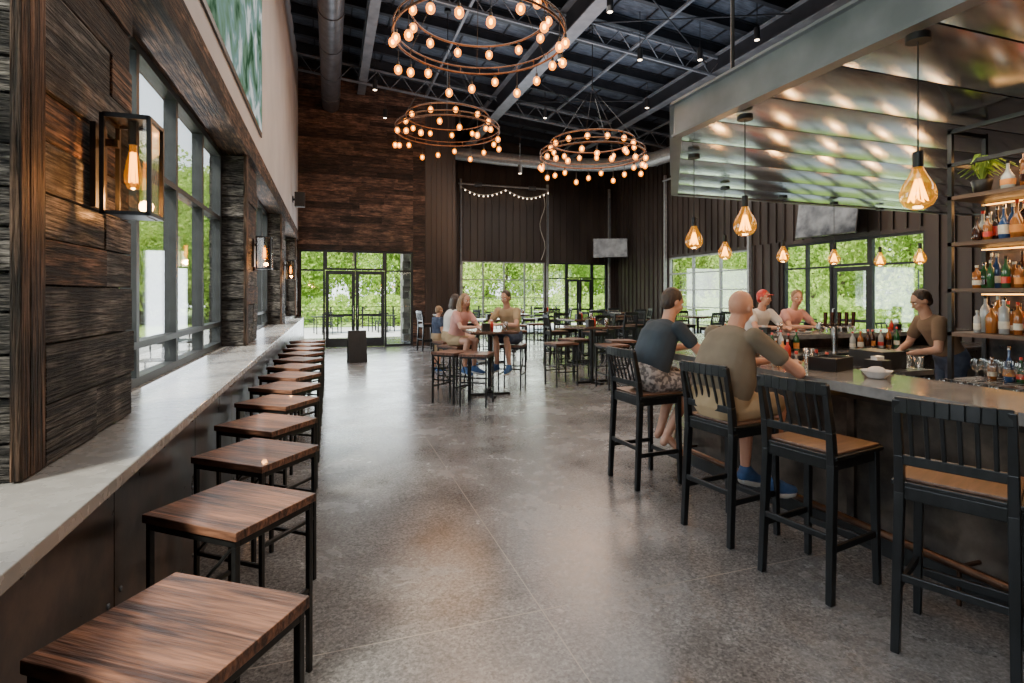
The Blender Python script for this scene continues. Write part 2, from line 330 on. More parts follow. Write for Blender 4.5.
for i in range(12): b.tube([(.02,-1.5+i*1.6,7.3),(.02,-1.44+i*1.6,7.3)],.265,'duct',18)
b.build('air_duct')
b=MB()
pts=[(4.3,YB-1.2,6.9),(6.2,YB-1.5,6.75),(8.2,YB-2.2,6.55),(9.6,YB-3.4,6.35),(10.4,YB-5.2,6.2),(10.7,YB-8,6.15),(10.7,6,6.1)]
b.tube(pts,.24,'alu',18)
b.build('air_duct')
# walls
def planks(b,axis,fix,a0,a1,z0,z1,h,m,dep,side=-1,lmin=1.0,lmax=2.6):
    z=z0
    while z<z1-.001:
        hh=min(h*random.uniform(.8,1.2),z1-z)
        if z1-z-hh<.04: hh=z1-z
        a=a0
        while a<a1-.001:
            l=min(random.uniform(lmin,lmax),a1-a)
            if a1-a-l<.25: l=a1-a
            d=dep*random.uniform(.75,1.3); t=random.random()
            mm=random.choice(m) if isinstance(m,(list,tuple)) else m
            lo,hi=(fix-d,fix) if side<0 else (fix,fix+d)
            if axis=='x': b.box(a+.002,a+l-.002,lo,hi,z+.003,z+hh-.003,mm,t)
            else: b.box(lo,hi,a+.002,a+l-.002,z+.003,z+hh-.003,mm,t)
            a+=l
        z+=hh
# far wall, wood part
b=MB()
b.box(-1.3,2.49,YF,YF+.2,2.96,8.62,'plankX',.2); b.box(2.49,3.85,YF,YF+.2,0,8.35,'plankX',.2)
b.box(-1.3,-.87,YF,YF+.2,0,2.96,'plankX',.2)
planks(b,'x',YF,XL,2.49,2.96,8.5,.17,'plankX',.025)
planks(b,'x',YF,2.49,2.87,0,2.96,.17,'plankX',.025)
planks(b,'x',YF,2.49,2.87,2.96,8.25,.17,'plankX',.025)
x=2.9
while x<3.85:
    b.box(x,x+.03,YF-.05,YF,0,8.2,'corr'); x+=.17
b.box(2.87,3.85,YF-.02,YF,0,8.2,'corr')
b.build('wall_back')
def siding_x(b,y,x0,x1,z0,z1,side=-1,step=.3):
    x=x0+.05
    while x<x1-.03:
        b.box(x,x+.035,y-.045,y,z0,z1,'corr',.5); x+=step
def siding_y(b,xx,y0,y1,z0,z1,sgn=-1,step=.3):
    y=y0+.05
    while y<y1-.03:
        b.box(min(xx,xx+sgn*.045),max(xx,xx+sgn*.045),y,y+.035,z0,z1,'corr',.5); y+=step
b=MB()
ZT=8.25
b.box(3.85,4.97,YB,YB+.2,0,ZT,'corr'); b.box(8.54,8.66,YB,YB+.2,0,ZT,'corr'); b.box(11.45,XR+.2,YB,YB+.2,0,ZT,'corr')
b.box(4.97,8.54,YB,YB+.2,2.96,ZT,'corr'); b.box(8.66,11.45,YB,YB+.2,2.96,ZT,'corr')
siding_x(b,YB,3.85,4.93,0,7.9); siding_x(b,YB,4.97,XR,3.05,7.4)
b.build('wall_back_recess')
b=MB(); b.box(3.65,3.85,YF+.2,YB+.2,0,8.3,'corr'); siding_y(b,3.85,YF+.2,YB,0,8,1); b.build('wall_recess_side')
b=MB()
b.box(XR,XR+.2,17,YB,0,7.6,'corr'); b.box(XR,XR+.2,11.7,12.9,0,7.6,'corr'); b.box(XR,XR+.2,YN,7.95,0,7.6,'corr')
b.box(XR,XR+.2,12.9,17,2.96,7.6,'corr'); b.box(XR,XR+.2,7.95,11.7,2.96,7.6,'corr')
siding_y(b,XR,YN,7.9,0,7.2); siding_y(b,XR,7.95,17,3.05,7.2); siding_y(b,XR,17,YB,0,7.2); siding_y(b,XR,11.75,12.85,0,3.05)
b.build('wall_right')
b=MB(); b.box(-1.3,XR+.2,YN-.2,YN,0,8.62,'corr'); b.build('wall_front')
# left wall
b=MB(); b.box(-1.3,XL,YN,YF,3.45,8.62,'white'); b.build('wall_left')
b=MB(); b.box(-1.3,XL-.02,YN,YF-.03,3.2,3.45,'plankY',.3)
a=YN
while a<YF-.05:
    l=min(random.uniform(1.5,3),YF-.04-a); b.box(XL-.02,XL+.03,a,a+l-.004,3.2,3.33,'plankY',random.random()); b.box(XL-.02,XL+.02,a,a+l-.004,3.335,3.47,'plankY',random.random()); a+=l
b.build('trim_1')
b=MB(); b.box(-1.3,-.745,YN,YF,0,.96,'rust',.3); b.box(-1.3,-.96,14.42,YF-.03,.96,1.02,'counterL')
a=YN
while a<YF-.06:
    l=min(1.22,YF-.03-a); b.box(-.745,-.73,a+.004,a+l-.004,.08,.955,'rust',random.random())
    for k in range(3):
        for zz in(.14,.52,.90): b.sph((-.729,a+.06+k*(l-.12)/2,zz),(.006,.011,.011),'steel',8,5)
    a+=l
b.build('wall_left_lower')
b=MB(); b.box(-1.24,-.645,YN+.02,14.4,.975,1.02,'counterL'); b.box(-1.2,-.70,YN+.02,14.4,.9605,.975,'black'); b.build('ledge_counter',bevel=.004)
piers=[(-2.6,-2.2),(2.06,3.08),(6.79,7.81),(11.52,12.54),(16.2,17.16)]
for i,(y0,y1) in enumerate(piers):
    b=MB(); zb=1.021; b.box(-1.28,-.96,y0+.04,y1-.02,zb,3.19,'plankXg',.2)
    z=zb+.002
    while z<3.18:
        h=min(random.uniform(.11,.17),3.19-z); d=random.uniform(.0,.035); b.box(-1.28,-.932,y0+d,y0+.05,z,z+h-.008,'plankXg',random.random()); z+=h
    b.box(-.96,-.90,y0+.052,y0+.15,zb+.003,3.195,'plankZ',.9); b.box(-.930,-.90,y0-.005,y0+.051,zb+.003,3.195,'plankZ',.3)
    m0=1.95 if i==1 else 2.1
    planks(b,'y',-.955,y0+.155,y1,zb+.003,m0,.20,['plankYg','plankY','plankYg','plankYg'],.045,1,.4,.9)
    planks(b,'y',-.955,y0+.155,y1,m0,3.19,.20,['plankY','plankY','plankYg'],.04,1,.5,1.1)
    b.build('reclaimed_wood_pier',bevel=.004)
# windows
wn=[0]
def window(axis,fix,a0,a1,z0,z1,cols,rows,fw=.06,dep=.1,name=None,rowpos=None,mat='frame'):
    wn[0]+=1; b=MB()
    def bx(p,q,r,t):
        if axis=='x': b.box(p,q,fix-dep/2,fix+dep/2,r,t,mat)
        else: b.box(fix-dep/2,fix+dep/2,p,q,r,t,mat)
    bx(a0,a0+fw,z0,z1); bx(a1-fw,a1,z0,z1); bx(a0+fw,a1-fw,z0,z0+fw); bx(a0+fw,a1-fw,z1-fw,z1)
    for i in range(1,cols):
        c=a0+(a1-a0)*i/cols; bx(c-fw/2,c+fw/2,z0+fw,z1-fw)
    rp=rowpos or [z0+(z1-z0)*i/rows for i in range(1,rows)]
    for z in rp:
        for i in range(cols):
            c0=a0+(a1-a0)*i/cols+fw/2; c1=a0+(a1-a0)*(i+1)/cols-fw/2
            bx(c0+(fw/2 if i==0 else 0),c1-(fw/2 if i==cols-1 else 0),z-fw*.4,z+fw*.4)
    if axis=='x': b.box(a0+fw*.5,a1-fw*.5,fix-.004,fix+.004,z0+fw*.5,z1-fw*.5,'glass')
    else: b.box(fix-.004,fix+.004,a0+fw*.5,a1-fw*.5,z0+fw*.5,z1-fw*.5,'glass')
    return b.build(name or 'window_%d'%wn[0])
for(y0,y1) in((-2.2,2.06),(3.08,6.79),(7.81,11.52),(12.54,16.2)):
    window('y',-1.20,y0,y1,1.021,3.2,4,2,rowpos=[1.28,2.45],fw=.055,dep=.09)
window('x',YB+.08,4.97,8.54,0,2.96,4,4,fw=.05,mat='alu')
window('x',YB+.08,8.66,9.55,0,2.96,1,2,rowpos=[2.3]); window('x',YB+.08,10.75,11.45,0,2.96,1,2,rowpos=[2.3])
window('y',XR+.08,12.9,17,0,2.96,3,5,fw=.05,mat='alu')
window('y',XR+.08,10.2,11.7,0,2.96,2,2,rowpos=[2.3]); window('y',XR+.08,7.95,9.2,0,2.96,1,2,rowpos=[2.3])
window('x',YF+.1,-.87,-.14,0,2.96,1,2,rowpos=[2.35]); window('x',YF+.1,1.62,2.49,0,2.96,1,2,rowpos=[2.35])
window('x',YF+.1,-.14,1.62,2.36,2.96,2,1)
window('x',YB+.08,9.55,10.75,2.3,2.96,1,1); window('y',XR+.08,9.2,10.2,2.3,2.96,1,1)
dn=[0]
def door(axis,fix,a0,a1,z1,hinge=1):
    dn[0]+=1; b=MB()
    def bx(p,q,r,t,m='frame',d=.05):
        if axis=='x': b.box(p,q,fix-d/2,fix+d/2,r,t,m)
        else: b.box(fix-d/2,fix+d/2,p,q,r,t,m)
    f=.11
    bx(a0+.01,a0+f,.01,z1); bx(a1-f,a1-.01,.01,z1); bx(a0+f,a1-f,.01,.27); bx(a0+f,a1-f,z1-f,z1); bx(a0+f,a1-f,.95,1.02)
    bx(a0+f,a1-f,.27,.95,'glass',.01); bx(a0+f,a1-f,1.02,z1-f,'glass',.01)
    hp=a1-.06 if hinge>0 else a0+.06
    P=(lambda z:(hp,fix-.08,z)) if axis=='x' else (lambda z:(fix-.08,hp,z))
    Q=(lambda z:(hp,fix,z)) if axis=='x' else (lambda z:(fix,hp,z))
    b.tube([Q(.85),P(.87),P(1.25),Q(1.27)],.012,'stainless',8)
    b.build('door_%d'%dn[0])
door('x',YF+.1,-.14,.74,2.34,1); door('x',YF+.1,.74,1.62,2.34,-1)
door('x',YB+.08,9.55,10.15,2.28,1); door('x',YB+.08,10.15,10.75,2.28,-1)
door('y',XR+.08,9.2,10.2,2.28,1)
# overhead door tracks
b=MB()
for x in(4.9,8.6,11.5):
    b.box(x-.04,x+.04,YB-.14,YB-.05,0,6.2,'alu'); b.box(x-.03,x+.03,YB-.2,YB-.14,2.8,5.8,'steel')
b.tube([(4.8,YB-.16,6.0),(8.6,YB-.16,6.0)],.04,'alu',8)
for x in(5.6,7.9): b.tube([(x-.15,YB-.16,6.0),(x+.15,YB-.16,6.0)],.09,'steel',12)
b.tube([(8.35+.12*math.sin(k*.9),YB-.17,5.8-k*.25) for k in range(12)],.015,'whitecloth',6)
b.build('overhead_door_track')
b=MB()
for y in(12.85,17.05):
    b.box(XR-.14,XR-.05,y-.04,y+.04,0,6.0,'alu')
b.tube([(XR-.16,12.8,5.8),(XR-.16,17.1,5.8)],.04,'alu',8)
b.build('overhead_door_track')
b=MB(); sp=[(4.85+3.7*k/20,YB-.32,5.85-.28*math.sin(pi*(k%10)/10)) for k in range(21)]
b.tube(sp,.012,'whitecloth',6)
for p in sp[1::1]: b.sph((p[0],p[1],p[2]-.05),.022,'spot',8,6)
b.build('string_lights')
b=MB(); b.box(XR-.06,XR-.047,YN,7.9,0,.12,'black'); b.build('baseboard_right')
# projection screen
b=MB(); b.box(XL+.002,XL+.02,3.4,8.1,3.75,6.4,'black'); b.box(XL+.02,XL+.024,3.46,8.04,3.81,6.34,'screen'); b.build('projection_screen')

# ---------------------------------------------------------------- outside
b=MB(); b.box(-60,70,-40,90,-.42,-.222,'grass'); b.build('lawn')
for q in((-7,-1.32,-6,29),(-1.3,17,YB+.22,29),(XR+.22,17,-5,YB+.2),(-1.3,3.6,YF+.22,YB+.2)):
    b=MB(); b.box(*q,-.215,-.05,'concout'); b.build('patio')
def treemesh(n=9000,seed=1,R=3.0,H=9,s0=.05,s1=.13,low=.12):
    r=random.Random(seed); b=MB()
    b.tube([(0,0,0),(.1,.05,H*.35),(-.1,.1,H*.7)],.2,'bark',8,rs=[.20,.15,.06])
    bl=[(r.uniform(-1,1)*R*.75,r.uniform(-1,1)*R*.75,H*r.uniform(low,.9),r.uniform(.35,.6)*R) for _ in range(15)]
    per=n//len(bl)
    for c in bl:
        t0=r.random(); vg={}
        for i in range(per):
            d=Vector((r.gauss(0,1),r.gauss(0,1),r.gauss(0,1))).normalized()*c[3]*(r.uniform(.5,1.08))
            p=Vector((c[0],c[1],max(c[2]+d.z,.15))); p.x+=d.x; p.y+=d.y
            s=r.uniform(s0,s1); e=Euler((r.uniform(0,6),r.uniform(0,6),r.uniform(0,6))).to_matrix()
            t=min(1,max(0,t0*.5+.5*r.random()))
            k=int(t*6)/6
            vs,fs=vg.setdefault(k,([],[]))
            o=len(vs)
            for q in((-s,-s*.5,0),(s*.3,-s*.7,.03),(s,0,0),(s*.2,s*.7,.03)): vs.append(p+e@Vector(q))
            fs.append((o,o+1,o+2,o+3))
        for k,(vs,fs) in vg.items(): b.add(vs,fs,'leaf',k)
    return b.mesh('tree')
TM=[treemesh(seed=i,R=2.6+.4*i,H=8+i) for i in range(3)]
rt=random.Random(3)
def tree(x,y,s=1):
    o=place('tree',rt.choice(TM),(x,y,-.215),rt.uniform(0,6)); o.scale=(s,s,s*rt.uniform(.85,1.1))
for i in range(24): tree(-14+i*2.3+rt.uniform(-1,1),36+rt.uniform(-2,2.5),rt.uniform(.8,1.1))
for i in range(17): tree(-12+i*3.6+rt.uniform(-1,1),44+rt.uniform(-2,3),rt.uniform(1.3,1.7))
for i in range(13): tree(26+rt.uniform(-1.5,2),-2+i*2.6,rt.uniform(.8,1.1))
for i in range(10): tree(33+rt.uniform(-1.5,2),0+i*3.8,rt.uniform(1.3,1.6))
for i in range(11): tree(-20+rt.uniform(-2.5,2.5),2+i*3.4,rt.uniform(.55,.8))
for i in range(10): tree(-30+i*2.6,48+rt.uniform(-2,2),1.5)
for i in range(6): tree(-22+i*2.2,40+rt.uniform(-1,1),1.1)
bush=treemesh(2500,9,1.4,2.2,low=.25)
for i in range(16): 
    o=place('shrub',bush,(-4+i*1.9,30.9+rt.uniform(-.3,.3),-.215),rt.uniform(0,6)); o.scale=(.8,.8,.8)
for i in range(12): 
    o=place('shrub',bush,(19.3+rt.uniform(-.3,.3),3+i*1.8,-.215),rt.uniform(0,6)); o.scale=(.8,.8,.8)
b=MB()
for i in range(12): b.box(-3+i*1.5,-2.92+i*1.5,27.9,27.98,-.049,1.0,'black')
for z in(.15,.4,.62,.82,1.0): b.box(-3,13.6,27.92,27.96,z,z+.03,'black')
b.build('patio_railing')
b=MB(); planks(b,'x',YB-.9,2.45,3.3,-.049,3.6,.22,'stone',.7,-1,.2,.5); b.build('stone_column')
def patioset(x,y):
    b=MB(); b.box(-.6,.6,-.4,.4,.70,.74,'frame')
    for i in(-.5,.5):
        for j in(-.32,.32): b.bar((i,j,0),(i,j,.7),.04,.04,'frame')
    b.tube([(0,0,0),(0,0,2.3)],.02,'steel',8)
    b.build('patio_table',(x,y,-.049),.2)
    for k in(-1,1):
        b=MB(); b.box(-.22,.22,-.22,.22,.42,.45,'frame')
        for i in(-.2,.2):
            for j in(-.2,.2): b.bar((i,j,0),(i,j,.44),.03,.03,'frame')
        for i in(-.2,0,.2): b.bar((i,-.2,.44),(i,-.26,.88),.03,.02,'frame')
        b.bar((-.21,-.25,.86),(.21,-.25,.86),.03,.05,'frame')
        b.build('patio_chair',(x+.0,y+k*-.75,-.049),0 if k>0 else pi)
for p in((-3.2,4.6),(-3.4,8.4),(-3.1,12.4),(-.1,24.5),(2.2,25),(7,25),(14.6,10),(14.8,14.5)): patioset(*p)

# ---------------------------------------------------------------- furniture meshes
def stool_mesh():
    b=MB(); w=.238;d=.208;H=.755
    b.box(-w,w,-d,d,H-.034,H,'stoolwood')
    for z in(H-.062,):
        b.box(-w+.01,w-.01,-d+.008,-d+.03,z,z+.026,'black'); b.box(-w+.01,w-.01,d-.03,d-.008,z,z+.026,'black')
        b.box(-w+.01,-w+.032,-d+.03,d-.03,z,z+.026,'black'); b.box(w-.032,w-.01,-d+.03,d-.03,z,z+.026,'black')
    for i in(-1,1):
        for j in(-1,1):
            x=i*(w-.021); y=j*(d-.019); b.box(x-.011,x+.011,y-.011,y+.011,0.001,H-.06,'black')
    z=.24
    b.box(-w+.032,w-.032,-d+.01,-d+.028,z,z+.02,'black'); b.box(-w+.032,w-.032,d-.028,d-.01,z,z+.02,'black')
    b.box(-w+.012,-w+.03,-d+.03,d-.03,z+.1,z+.12,'black'); b.box(w-.03,w-.012,-d+.03,d-.03,z+.1,z+.12,'black')
    b.bar((-w+.03,-d+.019,z+.02),(w-.03,-d+.019,H-.06),.012,.012,'black')
    return b.mesh('backless_bar_stool')
STOOL=stool_mesh()
def barchair_mesh(seatm='seatwood'):
    b=MB(); H=.765
    for j in(-1,1):
        y=j*.19
        b.bar((-.235,y*1.05,.001),(-.20,y,H-.05),.034,.040,'blackwood',w2=.04,d2=.046,up=(1,0,0))
        b.bar((-.20,y,H-.05),(-.215,y,H+.12),.04,.046,'blackwood',up=(1,0,0),w2=.036,d2=.04)
        b.bar((-.215,y,H+.12),(-.265,y,1.14),.036,.04,'blackwood',up=(1,0,0),w2=.03,d2=.03)
        b.bar((.20,y*1.05,.001),(.185,y,H-.02),.032,.034,'blackwood',w2=.042,d2=.042,up=(1,0,0))
        b.bar((-.225,y*1.04,.28),(.195,y*1.04,.28),.02,.035,'blackwood')
        b.box(-.19,.18,y-.012,y+.012,H-.08,H-.02,'blackwood')
    b.bar((.197,-.19,.22),(.197,.19,.22),.024,.04,'blackwood'); b.bar((-.225,-.19,.34),(-.225,.19,.34),.02,.035,'blackwood')
    b.box(.172,.196,-.19,.19,H-.08,H-.02,'blackwood'); b.box(-.215,-.19,-.19,.19,H-.08,H-.02,'blackwood')
    b.box(-.215,.225,-.222,.222,H-.022,H,'blackwood'); b.box(-.19,.215,-.205,.205,H,H+.014,seatm)
    b.bar((-.217,-.18,H+.10),(-.217,.18,H+.10),.022,.045,'blackwood'); 
    for k in range(8):
        t0=-.195+.39*k/8; t1=t0+.39/8; cx=lambda t:-.262-.02*math.cos(t/.195*pi/2)
        b.bar((cx(t0),t0,1.115),(cx(t1),t1,1.115),.024,.07,'blackwood')
    for k in range(6):
        y=-.14+.056*k; b.bar((-.218,y,H+.11),(-.268-.015*math.cos(y/.195*pi/2),y,1.09),.018,.012,'blackwood',up=(1,0,0))
    return b.mesh('bar_chair')
CHAIR=barchair_mesh()
def table_mesh():
    b=MB(); b.box(-.38,.38,-.38,.38,1.0,1.035,'tabletop'); b.box(-.30,.30,-.03,.03,.97,1.0,'black'); b.box(-.03,.03,-.30,.30,.968,.998,'black')
    b.tube([(0,0,.03),(0,0,.98)],.035,'black',12)
    b.bar((-.33,0,.02),(.33,0,.02),.07,.035,'black'); b.bar((0,-.33,.021),(0,.33,.021),.07,.035,'black')
    b.tube([(.0,0,.03),(0,0,.07)],.06,'black',12)
    return b.mesh('pub_table')
TABLE=table_mesh()
ys=[1.585,2.44,3.22,3.94,4.72,5.46,6.2,6.95,7.7,8.45,9.2,9.95,10.7]
for i,y in enumerate(ys):
    place('backless_bar_stool',STOOL,((-.374 if i else -.366)-(.022 if i>2 else 0)+random.uniform(-.004,.004),y,0),math.radians(-36+random.uniform(-3,3)),bevel=.003)
place('bar_chair',CHAIR,(2.70,1.66,0),math.radians(24),bevel=.004)
place('bar_chair',CHAIR,(2.64,2.35,0),math.radians(10),bevel=.004)
place('bar_chair',CHAIR,(2.60,3.02,0),math.radians(8),bevel=.004)
place('bar_chair',CHAIR,(2.60,4.07,0),math.radians(4),bevel=.004)
for x in(6.15,6.75,7.6): place('bar_chair',CHAIR,(x,6.62,0),-pi/2+random.uniform(-.1,.1))

# ---------------------------------------------------------------- bar
def off(d,y0=-1.6,x3=9.5):
    X=2.95+d; px,py=2.95+.779*d,4.4-.627*d; y1=py+(X-px)/.627*.779; yf=6.2-d; x2=px+(yf-py)/.779*.627
    return [(X,y0),(X,y1),(x2,yf),(x3,yf)]
def strip(b,d0,d1,z0,z1,m,tint=.5):
    A=off(d0);B=off(d1)
    for i in range(3):
        a0,a1,b0,b1=A[i],A[i+1],B[i],B[i+1]
        vs=[(*a0,z0),(*b0,z0),(*b1,z0),(*a1,z0),(*a0,z1),(*b0,z1),(*b1,z1),(*a1,z1)]
        b.add(vs,[(0,3,2,1),(4,5,6,7),(0,1,5,4),(1,2,6,5),(2,3,7,6),(3,0,4,7)],m,tint)
b=MB()
strip(b,0,.62,1.01,1.07,'counter'); strip(b,.28,.36,0,1.01,'barfront',.4); strip(b,.24,.28,.93,1.01,'blackwood'); strip(b,.265,.28,0,.12,'blackwood')
strip(b,.225,.239,.985,1.0,'strip')
for y in(-1,.2,1.4,2.6,3.8):
    b.box(3.205,3.23,y,y+.05,.12,.93,'barfront',.1)
    b.box(3.02,3.17,y+.01,y+.05,.96,1.0,'blackwood')
strip(b,.36,1.05,.82,.86,'stainless'); strip(b,.95,1.0,.1,.82,'stainless')
b.build('bar_counter')
b=MB(); P=off(.12); b.tube([(P[0][0],P[0][1],.2),(P[1][0],P[1][1],.2),(P[2][0],P[2][1],.2),(P[3][0],P[3][1],.2)],.024,'pipe',12)
for y in(-.6,.6,1.9,3.1,4.2): b.tube([(P[0][0],y,.2),(3.225,y,.2)],.012,'pipe',8); b.tube([(P[0][0],y,0.003),(P[0][0],y,.2)],.012,'pipe',8)
b.build('foot_rail')
# canopy
CX=[(2.8,-1.9),(2.8,3.92),(4.4,6.2),(10.3,6.2)]
def leftx(y): return 2.8 if y<=3.92 else 2.8+(y-3.92)*(1.6/2.28)
b=MB()
w=.54; y=-1.9
while y<6.15:
    y1=min(y+w,6.2); n=10; vs=[];fs=[]
    for k in range(n+1):
        t=k/n; yy=y+.008+(y1-y-.016)*t; z=2.962-.014*math.sin(pi*t)**.8
        for q in range(9): 
            x0=leftx(yy)+.05; x=x0+(10.25-x0)*q/8; vs.append((x,yy,z))
    for k in range(n):
        for q in range(8): a=k*9+q; fs.append((a,a+9,a+10,a+1))
    b.add(vs,fs,'canopy',.5,True); y+=w
b.add([(2.8,-1.9,2.985),(2.8,3.92,2.985),(4.4,6.2,2.985),(10.3,6.2,2.985),(10.3,-1.9,2.985)],[(0,1,2,3,4)],'black')
b.add([(2.8,-1.9,3.22),(2.8,3.92,3.22),(4.4,6.2,3.22),(10.3,6.2,3.22),(10.3,-1.9,3.22)],[(0,4,3,2,1)],'fascia')
pp=CX+[(10.3,-1.9),(2.8,-1.9)]
for i in range(5):
    p,q=pp[i],pp[i+1]
    b.bar((p[0],p[1],3.09),(q[0],q[1],3.09),.03,.25,'fascia'); b.bar((p[0],p[1],3.225),(q[0],q[1],3.225),.11,.02,'fascia'); b.bar((p[0],p[1],2.955),(q[0],q[1],2.955),.09,.02,'fascia')
for p in((3.2,1),(3.2,3.7),(5,5.8),(9.5,5.8),(9.5,1),(6.5,3.5)):
    b.tube([(p[0],p[1],3.22),(p[0],p[1],zc(p[0])-.02)],.015,'black',8)
b.build('bar_canopy')
# pendant bulbs
def pendant(x,y,z,zt,s=1):
    e=empty('edison_pendant_lamp',(x,y,z))
    b=MB(); b.lathe((0,0,0),[(.001,-.085*s),(.03*s,-.083*s),(.06*s,-.065*s),(.078*s,-.03*s),(.08*s,0),(.068*s,.04*s),(.042*s,.085*s),(.026*s,.12*s),(.022*s,.135*s)],'amber',20)
    b.build('glass_bulb',parent=e)
    b=MB()
    for k in range(6):
        t=2*pi*k/6; b.tube([(0.01*math.cos(t),.01*math.sin(t),.07*s),(.042*s*math.cos(t),.042*s*math.sin(t),-.045*s),(.034*s*math.cos(t+.5),.034*s*math.sin(t+.5),-.03*s),(.014*s*math.cos(t+.5),.014*s*math.sin(t+.5),.055*s)],.0034*s,'fil',6)
    b.build('filament',parent=e)
    b=MB(); b.tube([(0,0,.13*s),(0,0,.21*s)],.024*s,'black',12); b.tube([(0,0,.06*s),(0,0,.14*s)],.006*s,'clear',8); b.tube([(0,0,.2*s),(0,0,zt-z-.025)],.004,'black',6); b.tube([(0,0,zt-z-.035),(0,0,zt-z)],.055,'black',16)
    b.build('socket_and_cord',parent=e)
    l=bpy.data.lights.new('pendant_glow','POINT'); l.energy=7*s; l.color=(1,.50,.18); l.shadow_soft_size=.05
    o=bpy.data.objects.new('glow',l); o.location=(0,0,-.14*s); o.parent=e; COL.objects.link(o)
th=math.atan(182/540); sn,cs=math.sin(th),math.cos(th)
def W(px,d):
    u=(px-512)*d/540; return (d*sn+u*cs, d*cs-u*sn)
for px,d in((918,2.75),(745,3.98),(694,5.1),(725,6.6),(783,7.2),(834,7.7),(880,8.2),(920,7.6)):
    x,y=W(px,d); y=min(y,6.1)
    pendant(x,y,2.12,2.925)
# back bar shelving
b=MB(); X0,X1,Y0,Y1=4.6,5.0,.2,2.93
b.box(X0,5.15,Y0,Y1,.001,.9,'plastic'); b.box(X0-.03,5.17,Y0,Y1+.02,.9,.94,'stainless')
for i in range(4): b.box(X0-.012,X0,Y0+.05+i*.7,Y0+.68+i*.7,.1,.85,'stainless')
b.build('back_bar_cabinet')
b=MB()
for x in(X0,X1):
    for y in(Y0,1.1,2.0,Y1-.03): b.box(x,x+.03,y,y+.03,.942,2.9,'black')
SH=[1.28,1.62,1.98,2.34]
for z in SH:
    b.box(X0,X1+.03,Y0,Y1,z,z+.03,'shelfwood',.7); b.box(X1-.0,X1+.01,Y0,Y1,z-.02,z-.01,'strip')
b.box(X1+.03,X1+.05,Y0,Y1,.942,2.6,'rust',.9)
for z in(2.6,2.86): b.box(X0,X0+.03,Y0,Y1,z,z+.03,'black'); b.box(X0,X1,Y1-.03,Y1,z,z+.03,'black')
b.build('back_bar_shelving')
def bottle(b,x,y,z,h,r,m,lab=True,cap='black',style=0):
    if style==0: pr=[(.001,.001),(r,.002),(r,h*.58),(r*.8,h*.66),(r*.34,h*.76),(r*.3,h*.95)]; lr=1.02
    elif style==1: pr=[(.001,.001),(r*1.15,.002),(r*1.25,h*.2),(r*1.2,h*.45),(r*.6,h*.6),(r*.32,h*.7),(r*.3,h*.92)]; lr=1.26
    else: pr=[(.001,.001),(r*.85,.002),(r*.85,h*.7),(r*.3,h*.78),(r*.28,h*.95)]; lr=.87
    b.lathe((x,y,z),pr,m,12)
    b.lathe((x,y,z),[(r*.36,h*.9),(r*.36,h),(0.001,h)],cap,10)
    if lab: b.lathe((x,y,z),[(r*lr,h*.15),(r*lr,h*random.choice([.35,.42]))],random.choice(['label','label','orange','b4','red']),12)
def wineglass(b,x,y,z,s=1):
    b.lathe((x,y,z),[(.03*s,.001),(.03*s,.004),(.004,.008),(.004,.07*s),(.03*s,.09*s),(.037*s,.13*s),(.03*s,.17*s)],'clear',12)
for z in[.94]+[q+.03 for q in SH]:
    b=MB(); y=Y0+.1
    while y<Y1-.06:
        for x in(X0+.10,X0+.2,X0+.3):
            if z>2.3 and (x>X0+.15 or y>2.6): continue
            if z<1 and x<X0+.25 and y>2.1: wineglass(b,x,y,z+.001,1); continue
            bottle(b,x+random.uniform(-.01,.01),y+random.uniform(-.012,.012),z+.001,random.uniform(.17,.29),random.uniform(.026,.037),random.choice(['b1','b1','b1','b2','b3','b4','b4','b5','b3']),lab=random.random()<.8,cap=random.choice(['black','red','label','stainless']),style=random.choice([0,1,2]))
        y+=random.uniform(.085,.10)
    b.build('liquor_bottles')
for z in SH[:3]+[2.34]:
    l=bpy.data.lights.new('shelf_light','AREA'); l.shape='RECTANGLE'; l.size=.12; l.size_y=2.5; l.energy=14; l.color=(1,.50,.18)
    o=bpy.data.objects.new('shelf_light',l); o.location=(X0+.36,1.6,z+.335); o.rotation_euler=(0,.35,0); COL.objects.link(o)
# plants
def plant(name,x,y,z,s=1,n=26,droop=.5,pot='ceramic'):
    b=MB(); b.lathe((0,0,0),[(.001,.001),(.06*s,.001),(.085*s,.13*s),(.08*s,.14*s),(.07*s,.12*s),(.001,.115*s)],pot,16)
    r=random.Random(int(x*100))
    for i in range(n):
        a=r.uniform(0,2*pi); l=r.uniform(.12,.3)*s; dx,dy=math.cos(a),math.sin(a)
        p0=Vector((0,0,.11*s)); p1=Vector((dx*l*.4,dy*l*.4,.11*s+l*.9)); p2=Vector((dx*l,dy*l,.11*s+l*(1-droop)))
        sd=Vector((-dy,dx,0))*.022*s
        b.add([p0,p1-sd,p1+sd,p2+Vector((0,0,0))],[(0,1,2),(1,3,2)],'leaf',r.random()*.2)
        b.tube([p0,p1,p2],.003*s,'leaf',4)
    b.build(name,(x,y,z))
plant('potted_plant',4.75,2.78,2.372,.8,pot='plastic')
